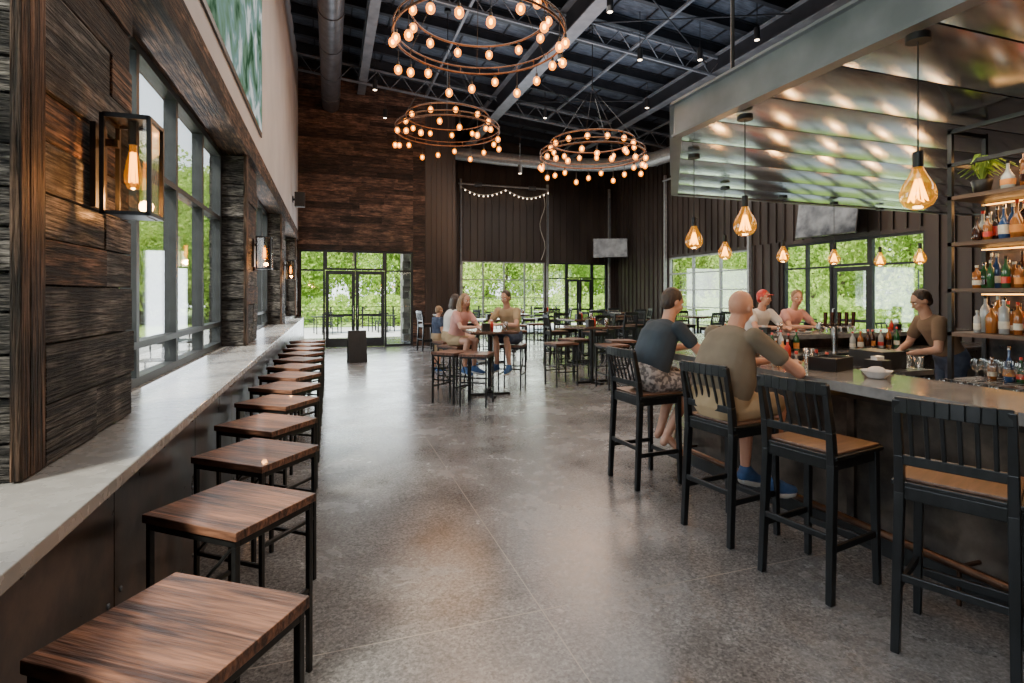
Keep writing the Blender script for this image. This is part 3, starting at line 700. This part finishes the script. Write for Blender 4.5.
# bar-top items
def counter_items():
    z=1.071
    b=MB(); b.box(-.13,.13,-.09,.09,0,.02,'plastic'); 
    for s in(-1,1): b.box(-.13,.13,s*.09-.005,s*.09+.005,0,.09,'plastic'); b.box(s*.13-.005,s*.13+.005,-.09,.09,0,.09,'plastic')
    b.box(-.005,.005,-.085,.085,0,.085,'plastic'); b.box(-.12,-.015,-.07,.07,.02,.08,'ceramic'); b.box(.02,.12,-.07,.07,.02,.06,'ceramic')
    b.build('napkin_caddy',(3.38,2.92,z),.3)
    b=MB(); b.lathe((0,0,0),[(.001,.002),(.05,.002),(.055,.01),(.085,.045),(.09,.05),(.083,.048),(.045,.014),(.001,.012)],'ceramic',20); b.sph((0,0,.045),(.06,.05,.03),'whitecloth',12,8); b.build('bowl',(3.3,2.52,z))
    def glass(px,py,h=.14,beer=True):
        b=MB(); b.lathe((0,0,0),[(.03,.001),(.034,h*.3),(.04,h),(.037,h),(.031,.01),(.001,.008)],'clear',16)
        if beer: b.lathe((0,0,0),[(.001,.012),(.029,.012),(.035,h*.8),(.001,h*.8)],'b1',14); b.lathe((0,0,0),[(.035,h*.8),(.036,h*.93),(.001,h*.94)],'ceramic',14)
        b.build('beer_glass',(px,py,z))
    glass(3.35,3.6); glass(3.36,4.0); glass(3.48,3.2,.12,False); glass(5.9,5.9); glass(6.6,5.85); glass(7.3,5.95,.13,False)
    b=MB(); b.lathe((0,0,0),[(.001,.001),(.11,.002),(.14,.015),(.138,.017),(.1,.006),(.001,.005)],'ceramic',20); b.sph((0.02,0,.03),(.06,.05,.025),'seatwood'); b.sph((-.05,.03,.02),(.03,.03,.015),'orange'); 
    b.build('dinner_plate',(3.18,3.78,z))
    b=MB(); b.lathe((0,0,0),[(.001,.001),(.11,.002),(.14,.015),(.138,.017),(.1,.006),(.001,.005)],'ceramic',20); b.sph((0.02,0,.03),(.06,.05,.025),'seatwood'); b.build('dinner_plate',(6.3,5.92,z))
    for k,(px,py) in enumerate([(3.5,3.42),(3.51,3.48),(3.5,3.54),(4.9,5.8),(5.0,5.85),(7.9,5.8)]):
        b=MB(); bottle(b,0,0,0,.17,.026,['red','orange','b1','red','b4','red'][k],False,'ceramic'); b.build('sauce_bottle',(px,py,z))
    b=MB(); b.tube([(0,0,0),(0,0,.34)],.035,'stainless',14); b.tube([(-.28,0,.34),(.28,0,.34)],.035,'stainless',14)
    for k in range(5):
        q=-.24+.12*k; b.tube([(q,-.03,.33),(q,-.09,.32),(q,-.1,.27)],.011,'stainless',8); b.bar((q,-.07,.34),(q,-.075,.52),.03,.022,'b4',w2=.042)
    b.build('beer_tap_tower',(6.2,5.3,.861),0)
    b=MB()
    for i in range(14): bottle(b,4.9+.14*i if i<7 else 5.7+.14*i,5.45+random.uniform(-.03,.03),.862,random.uniform(.24,.3),.036,random.choice(['b1','b2','b3','b4']),cap='red')
    b.build('liquor_bottles')
    b=MB()
    for i in range(7): bottle(b,3.78,3.9-.1*i,.862,random.uniform(.24,.3),.036,random.choice(['b1','b2','b3','b4']),cap='red')
    b.build('liquor_bottles')
    b=MB()
    for i in range(9):
        for j in range(3): wineglass(b,3.72+.09*j,2.0+.1*i,.862,1)
    b.build('wine_glasses')
    b=MB(); b.box(-.22,.22,-.3,.3,.05,.96,'plastic'); b.box(-.24,.24,-.32,.32,.96,1.0,'stainless'); b.box(-.16,.1,-.2,.1,1.0,1.14,'plastic'); b.box(-.14,.08,.14,.28,1.0,1.06,'stainless')
    for k in range(5): b.lathe((.17,-.25+.09*k,1.001),[(.03,.0),(.036,.1),(.033,.1),(.028,.006),(.001,.005)],'clear',12)
    for i in(-1,1):
        for j in(-1,1): b.box(i*.2-.02,i*.2+.02,j*.28-.02,j*.28+.02,0,.05,'black')
    b.build('work_counter',(4.36,3.35,.0))
counter_items()
for (x,y,r) in((3.50,2.78,.1),(5.6,5.88,.3),(7.0,5.9,.2),(8.1,5.9,0)):
    b=MB(); b.box(-.05,.05,-.06,.06,0.02,.09,'plastic'); b.box(-.06,.06,-.07,.07,0,.02,'plastic'); b.box(-.04,.04,-.02,.02,.09,.115,'ceramic')
    b.build('napkin_holder',(x+.02,y-.1 if x<4 else y,1.071),r)

# ---------------------------------------------------------------- lanterns, chandeliers, spots, tvs
for(y0,y1) in piers[1:4]:
    yc=(y0+y1)/2
    e=empty('wall_lantern',(-.902,yc+.05,2.12))
    b=MB(); b.box(.0,.02,-.06,.06,-.17,.17,'black'); b.bar((.02,0,.1),(.08,0,.1),.03,.03,'black')
    x0,x1,h=.05,.21,.2
    for x in(x0,x1):
        for y in(-.085,.085): b.box(x-.008,x+.008,y-.008,y+.008,-h,h,'black')
    for z in(-h,h-.015):
        b.box(x0,x1,-.093,-.077,z,z+.015,'black'); b.box(x0,x1,.077,.093,z,z+.015,'black'); b.box(x0-.008,x0+.008,-.085,.085,z,z+.015,'black'); b.box(x1-.008,x1+.008,-.085,.085,z,z+.015,'black')
    b.box(x0,x1,-.085,.085,h-.004,h+.006,'black'); b.bar((.13,0,h),(.13,0,h-.1),.03,.03,'black')
    b.box(x0+.02,x1-.02,-.07,.07,-h,-h+.01,'black')
    b.build('frame',parent=e)
    b=MB()
    for y in(-.085,.085): b.box(x0,x1,y-.001,y+.001,-h,h,'lantglass')
    b.box(x1-.001,x1+.001,-.085,.085,-h,h,'lantglass'); b.build('glass_panes',parent=e)
    b=MB(); b.lathe((.13,0,0),[(.001,-.085),(.02,-.08),(.031,-.055),(.033,-.03),(.024,.03),(.014,.075),(.013,.1)],'amber',14)
    for k in range(4):
        t=2*pi*k/4; b.tube([(.13+.008*math.cos(t),.008*math.sin(t),.07),(.13+.014*math.cos(t),.014*math.sin(t),-.055)],.0036,'fil',6)
    b.build('edison_bulb',parent=e)
    l=bpy.data.lights.new('lantern_glow','POINT'); l.energy=15; l.color=(1,.45,.14); l.shadow_soft_size=.03
    o=bpy.data.objects.new('glow',l); o.location=(.13,0,-.13); o.parent=e; COL.objects.link(o)
def chandelier(x,y,z,R,n,rise,double=False):
    e=empty('ring_chandelier',(x,y,z)); zt=zc(x)-.03-z
    b=MB(); b.ring((0,0,0),R,.018,'rimdark',56,8)
    b.ring((0,0,.10),R,.012,'rimdark',56,6)
    if double: b.ring((0,0,.34),R*.8,.016,'rimdark',56,6)
    for k in range(6):
        t=2*pi*k/6+.3; p=(R*math.cos(t),R*math.sin(t),.0); b.tube([p,(0,0,rise)],.005,'black',5)
    for k in range(24):
        t=2*pi*k/24; b.tube([(R*math.cos(t),R*math.sin(t),0),(R*math.cos(t),R*math.sin(t),.10)],.006,'rimdark',5)
    b.tube([(0,0,rise),(0,0,zt)],.012,'black',8); b.tube([(0,0,zt-.06),(0,0,zt)],.08,'black',14); b.sph((0,0,rise),.03,'black')
    b.build('frame',parent=e)
    b=MB(); c=MB(); g=MB()
    def bulb(px,py,dz,up=1):
        c.tube([(px,py,dz+.02),(px,py,dz+.08)],.02,'black',8)
        b.sph((px,py,dz-.03),(.024,.024,.036),'bulb',8,6)
        g.sph((px,py,dz-.035),(.058,.058,.070),'bulbglass',12,8)
    for k in range(n):
        t=2*pi*(k+.5)/n; dz=-.10-.22*((k*7)%3)/2
        px,py=R*math.cos(t),R*math.sin(t)
        c.tube([(px,py,0),(px,py,dz+.05)],.005,'black',5); bulb(px,py,dz)
    if double:
        for k in range(n//2+2):
            t=2*pi*(k+.2)/(n//2+2); px,py=R*.8*math.cos(t),R*.8*math.sin(t); c.tube([(px,py,.34),(px,py,.27)],.005,'black',5); bulb(px,py,.24)
    b.build('bulb_filaments',parent=e); g.build('bulbs',parent=e); c.build('drops',parent=e)
    l=bpy.data.lights.new('chandelier_glow','POINT'); l.energy=120; l.color=(1,.48,.18); l.shadow_soft_size=1.0
    o=bpy.data.objects.new('glow',l); o.location=(0,0,-.3); o.parent=e; COL.objects.link(o)
chandelier(2.0,7.35,5.2,1.2,20,2.0,True); chandelier(2.6,12.4,5.4,1.2,18,2.0,True); chandelier(5.83,11.4,4.85,1.22,24,1.6,True)
b=MB()
for px,py,z in((640,60,0),(757,40,0),(647,108,0),(375,90,0),(560,60,0),(700,60,0),(520,175,0),(545,118,0),(385,118,0),(610,12,0)):
    d=540*5.2/(295-py) if py<120 else 16
    zz=6.8 if py<120 else 5.2
    x,y=W(px,d); y=min(y,20)
    if y>16.8 and x<4: y=16.5
    b.tube([(x,y,zz),(x,y,zz+.25)],.06,'plastic',12); b.tube([(x,y,zz+.2),(x,y,zc(x)-.02)],.008,'black',6); b.tube([(x,y,zz-.003),(x,y,zz+.003)],.048,'spot',12)
b.build('ceiling_spotlights')
def tv(x,y,z,rz,w,h,tilt=.15):
    b=MB(); b.M=Euler((-tilt,0,0)).to_matrix().to_4x4()
    b.box(-w/2,w/2,-.03,.03,-h/2,h/2,'plastic'); b.box(-w/2+.02,w/2-.02,-.034,-.03,-h/2+.02,h/2-.02,'tv'); b.M=Matrix()
    b.bar((0,0,0),(0,.35,.05),.06,.06,'black'); b.box(-.15,.15,.33,.36,-.15,.2,'black')
    b.build('wall_television',(x,y,z),rz)
tv(11.0,19.9,3.55,math.radians(-25),1.4,.8); tv(XR-.42,9.95,3.5,-pi/2,1.7,.95)
b=MB(); 
for s in(-1,1): b.bar((-.0,s*.2,0.001),(0,s*.03,.75),.42,.02,'blackwood',up=(0,1,0))
b.add([(-.17,-.178,.12),(.17,-.178,.12),(.17,-.06,.66),(-.17,-.06,.66)],[(0,1,2,3)],'tv')
b.build('sandwich_board_sign',(*W(357,12.9),0),.1)
b=MB(); b.box(-.12,.12,-.1,.1,-.18,.18,'plastic'); b.tube([(-.15,0,.0),(-.1,.0,.0)],.03,'black'); b.box(-.17,-.15,-.06,.06,-.08,.08,'black'); b.box(-.09,.09,-.104,-.1,-.15,.15,'black'); b.build('wall_speaker',(-.72,14.6,4.0),.0)

# tables & seating
tabs=[(2.42,8.3,0),(4.54,8.9,1),(5.6,11.6,2),(3.6,12.2,1),(7.4,13.2,2),(5.2,15.2,1),(9.2,15.6,2),(7.2,17.6,2),(3.3,15.6,2),(9.4,12.2,2),(9.8,18.2,1)]
cou=[-2.7,-2.1,.75,2.15]
for i,(x,y,k) in enumerate(tabs):
    r=random.uniform(-.2,.2); place('pub_table',TABLE,(x,y,0),r)
    for q in range(4):
        a=q*pi/2+r+(.0 if k else pi/4)
        R=.64
        if i==0: R=.76; a=cou[q]
        p=(x+R*math.cos(a),y+R*math.sin(a),0)
        if k==2: place('bar_chair',CHAIR,p,a+pi+random.uniform(-.2,.2))
        else: place('backless_bar_stool',STOOL,p,a+random.uniform(-.3,.3))
    if i in(0,1,2,3,5,7):
        b=MB(); b.box(-.06,.06,-.05,.05,0,.12,'plastic'); bottle(b,.1,0,0,.17,.026,'red',False,'ceramic'); bottle(b,.1,.07,0,.17,.026,'orange',False,'ceramic'); b.build('condiment_caddy',(x-.1,y-.12,1.036),r)
        b=MB(); b.lathe((0,0,0),[(.03,.001),(.034,.04),(.04,.14),(.037,.14),(.031,.01),(.001,.008)],'clear',14); b.lathe((0,0,0),[(.001,.012),(.029,.012),(.035,.11),(.001,.11)],'b1',12); b.build('beer_glass',(x+.22,y-.15,1.036))

# ---------------------------------------------------------------- people
def capsule(b,p1,r1,p2,r2,m):
    b.sph(p1,r1,m,10,7); b.sph(p2,r2,m,10,7); b.tube([p1,p2],r1,m,10,rs=[r1,r2])
def limb(b,pts,rs,m):
    for i in range(len(pts)-1): capsule(b,pts[i],rs[i],pts[i+1],rs[i+1],m)
def loft(b,secs,m,seg=20):
    vs=[];fs=[];n=len(secs)
    for i,(c,dp,wd) in enumerate(secs):
        a=(Vector(secs[min(i+1,n-1)][0])-Vector(secs[max(i-1,0)][0])).normalized()
        y=Vector((0,1,0)); x=y.cross(a).normalized()
        for k in range(seg):
            t=2*pi*k/seg; ct,st=math.cos(t),math.sin(t)
            ct=math.copysign(abs(ct)**.85,ct); st=math.copysign(abs(st)**.85,st)
            vs.append(Vector(c)+x*ct*dp+y*st*wd)
    for i in range(n-1):
        for k in range(seg): fs.append((i*seg+k,i*seg+(k+1)%seg,(i+1)*seg+(k+1)%seg,(i+1)*seg+k))
    fs.append(tuple(range(seg))[::-1]); fs.append(tuple(range((n-1)*seg,n*seg)))
    b.add(vs,fs,m,.5,True)
def remesh(b,name,parent,vox,smooth=3):
    me=b.mesh(name); o=bpy.data.objects.new(name,me); COL.objects.link(o)
    r=o.modifiers.new('r','REMESH'); r.mode='VOXEL'; r.voxel_size=vox
    s=o.modifiers.new('s','SMOOTH'); s.factor=.5; s.iterations=smooth
    dg=bpy.context.evaluated_depsgraph_get(); nm=bpy.data.meshes.new_from_object(o.evaluated_get(dg))
    mt=b.mats[0]; nm.materials.clear(); nm.materials.append(mt)
    nm.polygons.foreach_set('use_smooth',[True]*len(nm.polygons)); nm.polygons.foreach_set('material_index',[0]*len(nm.polygons))
    bpy.data.objects.remove(o); nm.name=name
    o=bpy.data.objects.new(name,nm); COL.objects.link(o); o.parent=parent; return o
def hand(b,w,f,up,side,m,curl=.35):
    f=Vector(f).normalized(); up=Vector(up); up=(up-f*up.dot(f)).normalized(); s=f.cross(up)*side
    w=Vector(w)
    L=[.07,.08,.075,.058]
    for i in range(4):
        o=.030-.020*i; k=w+f*(.088-.004*abs(i-1))+s*o
        limb(b,[w+s*o*.5,k],[.017,.0125],m)
        p=k; d=f.copy(); 
        for j,l in enumerate((.45,.32,.23)):
            d=(d*math.cos(curl)-up*math.sin(curl)).normalized() if j==0 else (d-up*math.tan(curl)*.8).normalized()
            q=p+d*L[i]*l*1.05; capsule(b,p,.0098-.0008*j,q,.009-.0008*j,m); p=q
    t0=w+f*.022+s*.016; t1=w+f*.052+s*.048-up*.006; t2=t1+f*.03+s*.012-up*.008; t3=t2+f*.024-up*.008
    limb(b,[t0,t1,t2,t3],[.016,.0125,.0105,.0095],m)
def person(name,loc,rz,P,skin='skin',shirt='blue',pants='khaki',hair='short',hairm='hairbrown',shoes='sneak',sleeve=.55,pantlen=.85,vox=.010,scale=1.0,female=False,belly=0):
    e=empty(name,loc,rz); e.scale=(scale,)*3
    pel=Vector(P.get('pelvis',(0,0,.87))); lean=P.get('lean',.25); bend=P.get('bend',.15)
    up1=Vector((math.sin(lean),0,math.cos(lean))); up2=Vector((math.sin(lean+bend),0,math.cos(lean+bend)))
    waist=pel+up1*.16; chest=waist+up1*.17; shl=chest+up2*.15; nb=shl+up2*.055
    hd=P.get('headoff',(.05,0,.175)); H=nb+Vector(hd)
    fw=.9 if female else 1.0
    def torso(b,m,g):
        loft(b,[(pel-up1*.09,.085+g,.12*fw+g),(pel-up1*.03,.115+g,.165+g),(pel+up1*.06,.115+g+belly*.3,.165*1+g+belly*.5),(waist,.105+g+belly,.145*fw+g+belly),(chest-up1*.05,.115+g+belly*.5,.16*fw+g+belly*.6),(chest+up1*.04,.12+g,.175*fw+g+belly*.2),(shl-up2*.03,.105+g,.175*fw+g),(shl+up2*.02,.075+g,.13*fw+g),(nb+up2*.0,.05+g*.6,.065+g*.6)],m)
        if female:
            for s in(-1,1): b.sph(chest+Vector((.085,s*.07,.02)),.06+g*.5,m)
    sh={}
    for s,k in((1,'L'),(-1,'R')): sh[k]=shl+Vector((0,s*.182*fw,-.005))
    el={k:Vector(P['elbow'+k]) for k in'LR'}; wr={k:Vector(P['wrist'+k]) for k in'LR'}
    hp={'L':pel+Vector((.02,.088,-.03)),'R':pel+Vector((.02,-.088,-.03))}
    kn={k:Vector(P['knee'+k]) for k in'LR'}; an={k:Vector(P['ankle'+k]) for k in'LR'}
    b=MB(); torso(b,skin,-.012)
    for k,s in(('L',1),('R',-1)):
        limb(b,[sh[k],sh[k].lerp(el[k],.45),el[k]],[.052*fw,.048*fw,.040*fw],skin)
        limb(b,[el[k],el[k].lerp(wr[k],.3),wr[k]],[.039*fw,.041*fw,.027*fw],skin)
        d=(wr[k]-el[k]).normalized(); hdv=Vector(P.get('hand'+k,d)); 
        hand(b,wr[k]+d*.005,hdv,P.get('hup'+k,(0,0,1)),-s,skin,P.get('curl',.35))
        limb(b,[hp[k],hp[k].lerp(kn[k],.5),kn[k]],[.085,.073,.056],skin)
        calf=kn[k].lerp(an[k],.33)+Vector((-.015,0,0))
        limb(b,[kn[k],calf,an[k]],[.053,.055,.034],skin)
        td=Vector(P.get('toe'+k,(.9,s*.15,-.12))).normalized(); heel=an[k]+Vector((-.03,0,-.055)); ball=an[k]+td*.13+Vector((0,0,-.062)); toe=an[k]+td*.19+Vector((0,0,-.065))
        limb(b,[an[k],heel],[.034,.032],skin); limb(b,[an[k],ball,toe],[.034,.03,.022],skin)
    limb(b,[nb-up2*.03,H+Vector((-.02,0,-.06))],[.060*fw,.056*fw],skin)
    R=(Euler((0,P.get('pitch',.1),P.get('yaw',0))).to_matrix())
    def hp_(p): return H+R@Vector(p)
    b.sph(hp_((-.012,0,.018)),(.096,.076,.096),skin,16,12,R); b.sph(hp_((.028,0,-.045)),(.06,.056,.066),skin,14,10,R)
    b.sph(hp_((.045,0,-.088)),(.03,.032,.022),skin,10,8,R); b.sph(hp_((.066,0,.03)),(.022,.05,.018),skin,10,8,R)
    capsule(b,hp_((.082,0,.008)),.009,hp_((.103,0,-.028)),.014,skin)
    for s in(-1,1):
        b.sph(hp_((-.008,s*.078,-.012)),(.02,.010,.032),skin,10,8,R); b.sph(hp_((.055,s*.038,-.03)),(.026,.024,.024),skin,10,8,R)
    remesh(b,'body',e,vox*.8,2)
    c=MB()
    for s in(-1,1):
        c.sph(hp_((.074,s*.031,.004)),(.012,.014,.009),'eyew',10,8,R); c.sph(hp_((.084,s*.031,.004)),(.004,.006,.006),'eyed',8,6,R)
        c.tube([hp_((.084,s*.016,.024)),hp_((.083,s*.034,.029)),hp_((.072,s*.05,.022))],.004,hairm,6)
    c.sph(hp_((.082,0,-.056)),(.008,.024,.007),'lip',10,6,R)
    c.build('face_features',parent=e)
    b=MB(); torso(b,shirt,.012)
    for k in'LR':
        q=sh[k].lerp(el[k],sleeve) if sleeve<=1 else el[k]
        limb(b,[sh[k],q],[.068*fw,.064*fw],shirt)
        if sleeve>1: limb(b,[el[k],el[k].lerp(wr[k],.85)],[.052,.042],shirt)
    remesh(b,'shirt',e,vox,3)
    b=MB(); loft(b,[(pel-up1*.11,.09,.13),(pel-up1*.04,.14,.19),(pel+up1*.06,.14+belly*.3,.188+belly*.3),(pel+up1*.10,.13+belly*.5,.175+belly*.3)],pants)
    for k in'LR':
        if pantlen<=1: limb(b,[hp[k],hp[k].lerp(kn[k],pantlen)],[.104,.084],pants)
        else: limb(b,[hp[k],kn[k],an[k]],[.104,.074,.052],pants)
    remesh(b,'trousers' if pantlen>1 else 'shorts',e,vox,3)
    if shoes:
        b=MB(); c=MB()
        for k,s in(('L',1),('R',-1)):
            td=Vector(P.get('toe'+k,(.9,s*.15,-.12))).normalized(); heel=an[k]+Vector((-.03,0,-.05)); ball=an[k]+td*.13+Vector((0,0,-.058)); toe=an[k]+td*.19+Vector((0,0,-.062))
            limb(b,[an[k]+Vector((0,0,-.01)),heel],[.043,.042],shoes); limb(b,[heel,ball,toe],[.042,.042,.032],shoes); limb(b,[an[k],ball],[.043,.04],shoes)
            limb(c,[heel+Vector((0,0,-.03)),ball+Vector((0,0,-.03)),toe+Vector((0,0,-.022))],[.034,.036,.028],'sole')
        remesh(b,'shoes',e,vox,2); remesh(c,'shoe_soles',e,vox,1)
    if hair!='bald':
        b=MB(); b.sph(hp_((-.026,0,.030)),(.095,.084,.096),hairm,16,12,R)
        b.sph(hp_((-.045,0,-.015)),(.066,.077,.075),hairm,14,10,R)
        if hair=='long':
            for s in(-1,0,1): limb(b,[hp_((-.06,s*.05,0)),hp_((-.075,s*.07,-.12)),H+Vector((-.07,s*.08,-.23)),H+Vector((-.075,s*.07,-.32))],[.055,.05,.042,.025],hairm)
            for s in(-1,1): limb(b,[hp_((-.0,s*.068,.03)),hp_((-.01,s*.082,-.08)),H+Vector((-.01,s*.09,-.18))],[.03,.026,.02],hairm)
        if hair=='cap':
            b.sph(hp_((.09,0,.055)),(.07,.06,.008),hairm,14,8,R)
        remesh(b,'hair' if hair!='cap' else 'baseball_cap',e,vox*.8,2)
    return e
def base_sit(**k):
    d=dict(pelvis=(0,0,.885),lean=.28,bend=.22,elbowL=(.36,.27,1.10),wristL=(.58,.10,1.13),elbowR=(.36,-.27,1.12),wristR=(.58,-.08,1.13),
      kneeL=(.43,.13,.87),kneeR=(.43,-.13,.87),ankleL=(.33,.12,.42),ankleR=(.33,-.12,.42)); d.update(k); return d
person('man_in_blue_shirt',(2.60,4.06,0),.06,base_sit(lean=.34,bend=.28,ankleL=(.22,.1,.40),ankleR=(.16,-.06,.38),kneeR=(.40,-.16,.86),yaw=-.1,pitch=.35,toeR=(.7,-.3,-.45),toeL=(.7,-.1,-.45),elbowR=(.34,-.27,1.12),wristR=(.56,-.14,1.14)),shirt='blue',pants='plaid',hairm='hairbrown',shoes=None,vox=.009,scale=1.0,belly=.03)
person('man_in_tan_shirt',(2.50,3.02,0),.10,base_sit(lean=.20,bend=.22,elbowR=(.37,-.33,1.11),wristR=(.56,-.14,1.14),ankleR=(.30,-.16,.36),ankleL=(.42,.16,.33),yaw=.15,pitch=.3,toeL=(.9,.1,-.3),headoff=(.055,0,.145)),skin='skin2',shirt='olive',pants='khaki',hair='bald',hairm='hairgrey',vox=.009,scale=.985,belly=.065)
person('bartender',(*W(953,5.8),0),pi-.5,dict(pelvis=(0,0,.90),lean=.42,bend=.25,elbowL=(.28,.26,1.03),wristL=(.46,.12,.98),elbowR=(.3,-.26,1.05),wristR=(.48,-.10,.98),kneeL=(.03,.10,.50),kneeR=(.03,-.10,.5),ankleL=(-.02,.11,.09),ankleR=(-.02,-.11,.09),pitch=.5,toeL=(1,.1,0),toeR=(1,-.1,0)),shirt='brown',pants='denim',pantlen=2,shoes='plastic',vox=.012)
person('man_in_white_shirt',(6.15,6.68,0),-pi/2,base_sit(yaw=.3),shirt='whitecloth',pants='denim',hair='cap',hairm='red',vox=.013)
person('woman_in_pink_top',(6.78,6.68,0),-pi/2,base_sit(yaw=-.5,pitch=.2),shirt='pink',pants='denim',hair='short',hairm='hairblond',vox=.013,female=True)
T=(2.42,8.3)
a=2.15; person('woman_with_long_hair',(T[0]+.76*math.cos(a),T[1]+.76*math.sin(a),0),a+pi,base_sit(elbowL=(.34,.22,1.10),elbowR=(.34,-.22,1.10),wristL=(.52,.08,1.11),wristR=(.52,-.08,1.11),pitch=.15,yaw=-.2,kneeL=(.38,.1,.87),kneeR=(.38,-.1,.87)),shirt='pink',pants='khaki',hair='long',hairm='hairblond',vox=.012,female=True,scale=.97,pantlen=.5)
a=.75; person('man_in_cream_shirt',(T[0]+.76*math.cos(a),T[1]+.76*math.sin(a),0),a+pi,base_sit(elbowL=(.34,.26,1.10),elbowR=(.34,-.26,1.10),wristL=(.50,.08,1.12),wristR=(.50,-.08,1.12),pitch=.35,kneeL=(.38,.1,.87),kneeR=(.38,-.1,.87)),shirt='khaki',pants='denim',hair='short',hairm='hairbrown',vox=.012)
sx,sy=W(449,9.9); place('backless_bar_stool',STOOL,(sx,sy,0),.3)
person('seated_woman',(sx,sy,0),.1,base_sit(elbowL=(.15,.22,1.08),elbowR=(.15,-.22,1.08),wristL=(.36,.08,1.0),wristR=(.36,-.08,1.0),lean=.1,kneeL=(.42,.02,.90),ankleL=(.55,-.05,.50)),shirt='whitecloth',pants='khaki',hair='long',hairm='hairbrown',vox=.012,female=True,scale=.95,pantlen=.5)
cx_,cy_=W(437,11.3)
person('standing_child',(cx_,cy_,0),.3,dict(pelvis=(0,0,.93),lean=0.02,bend=.05,elbowL=(.02,.24,1.12),wristL=(.12,.24,.9),elbowR=(.02,-.24,1.12),wristR=(.12,-.24,.9),kneeL=(.03,.10,.50),kneeR=(.03,-.10,.5),ankleL=(-.02,.11,.09),ankleR=(-.02,-.11,.09),toeL=(1,.1,0),toeR=(1,-.1,0)),shirt='denim',pants='khaki',shoes='sneak',hairm='hairblond',vox=.013,scale=.78)

# ---------------------------------------------------------------- lights
w=bpy.data.worlds.new('world'); S.world=w; w.use_nodes=True; nt=w.node_tree; bg=nt.nodes['Background']
tc=nt.nodes.new('ShaderNodeTexCoord'); sp=nt.nodes.new('ShaderNodeSeparateXYZ'); cr=nt.nodes.new('ShaderNodeValToRGB')
nt.links.new(tc.outputs['Generated'],sp.inputs[0]); nt.links.new(sp.outputs[2],cr.inputs[0]); nt.links.new(cr.outputs[0],bg.inputs[0])
cr.color_ramp.elements[0].color=(.92,.96,1,1); cr.color_ramp.elements[1].color=(.55,.72,1,1); bg.inputs[1].default_value=4.2
sl=bpy.data.lights.new('sun','SUN'); sl.energy=17; sl.angle=.2; sl.color=(1,.93,.82); so=bpy.data.objects.new('sun',sl); COL.objects.link(so)
so.rotation_euler=Vector((-.55,-.45,.9)).to_track_quat('Z','Y').to_euler()
def area(name,loc,size,sy,en,col,rot=(0,0,0)):
    l=bpy.data.lights.new(name,'AREA'); l.shape='RECTANGLE'; l.size=size; l.size_y=sy; l.energy=en; l.color=col
    o=bpy.data.objects.new(name,l); o.location=loc; o.rotation_euler=rot; COL.objects.link(o)
    return o
WARM=(1,.94,.87)
area('ceiling_fill',(2.6,6,6.9),4.5,13,500,WARM); area('ceiling_fill',(7.6,13,6.1),5,9,460,WARM)  # added overhead area fill to brighten the interior, no fixtures modelled
COOL=(.72,.84,1)
area('ceiling_upfill',(2.5,6,6.3),3,6,85,COOL,(pi,0,0)); area('ceiling_upfill',(6.5,11,5.9),4,6,130,COOL,(pi,0,0)); area('ceiling_upfill',(3,13,6.3),3,4,55,COOL,(pi,0,0))  # added up-facing cool fill that lifts the dark roof, unseen from below
area('bar_light',(4.2,1.8,2.88),.5,3,28,(1,.82,.62)); area('bar_light',(6.5,4.6,2.88),3,.5,32,(1,.84,.66))
for yy in(.0,4.9,9.6,14.4): area('window_fill',(-1.12,yy,2.1),3.2,1.9,72,(.82,.91,1)).rotation_euler=Vector((-1,0,0)).to_track_quat('Z','X').to_euler()  # added fill panels just inside left, far and door windows, boosting the daylight
area('window_fill',(6.7,YB-.3,1.6),3.4,2.4,130,(.90,.98,.95)).rotation_euler=Vector((0,1,0)).to_track_quat('Z','Y').to_euler()
area('window_fill',(.8,YF-.25,1.6),3.0,2.4,150,(.85,.93,1)).rotation_euler=Vector((0,1,0)).to_track_quat('Z','Y').to_euler()
# camera
cam=bpy.data.cameras.new('camera'); co=bpy.data.objects.new('camera',cam); COL.objects.link(co)
co.location=(0,0,1.6); co.rotation_euler=(pi/2,0,-th); cam.sensor_width=36; cam.lens=540/1024*36; cam.shift_y=-46.5/1024; cam.clip_start=.02; cam.clip_end=300
S.camera=co
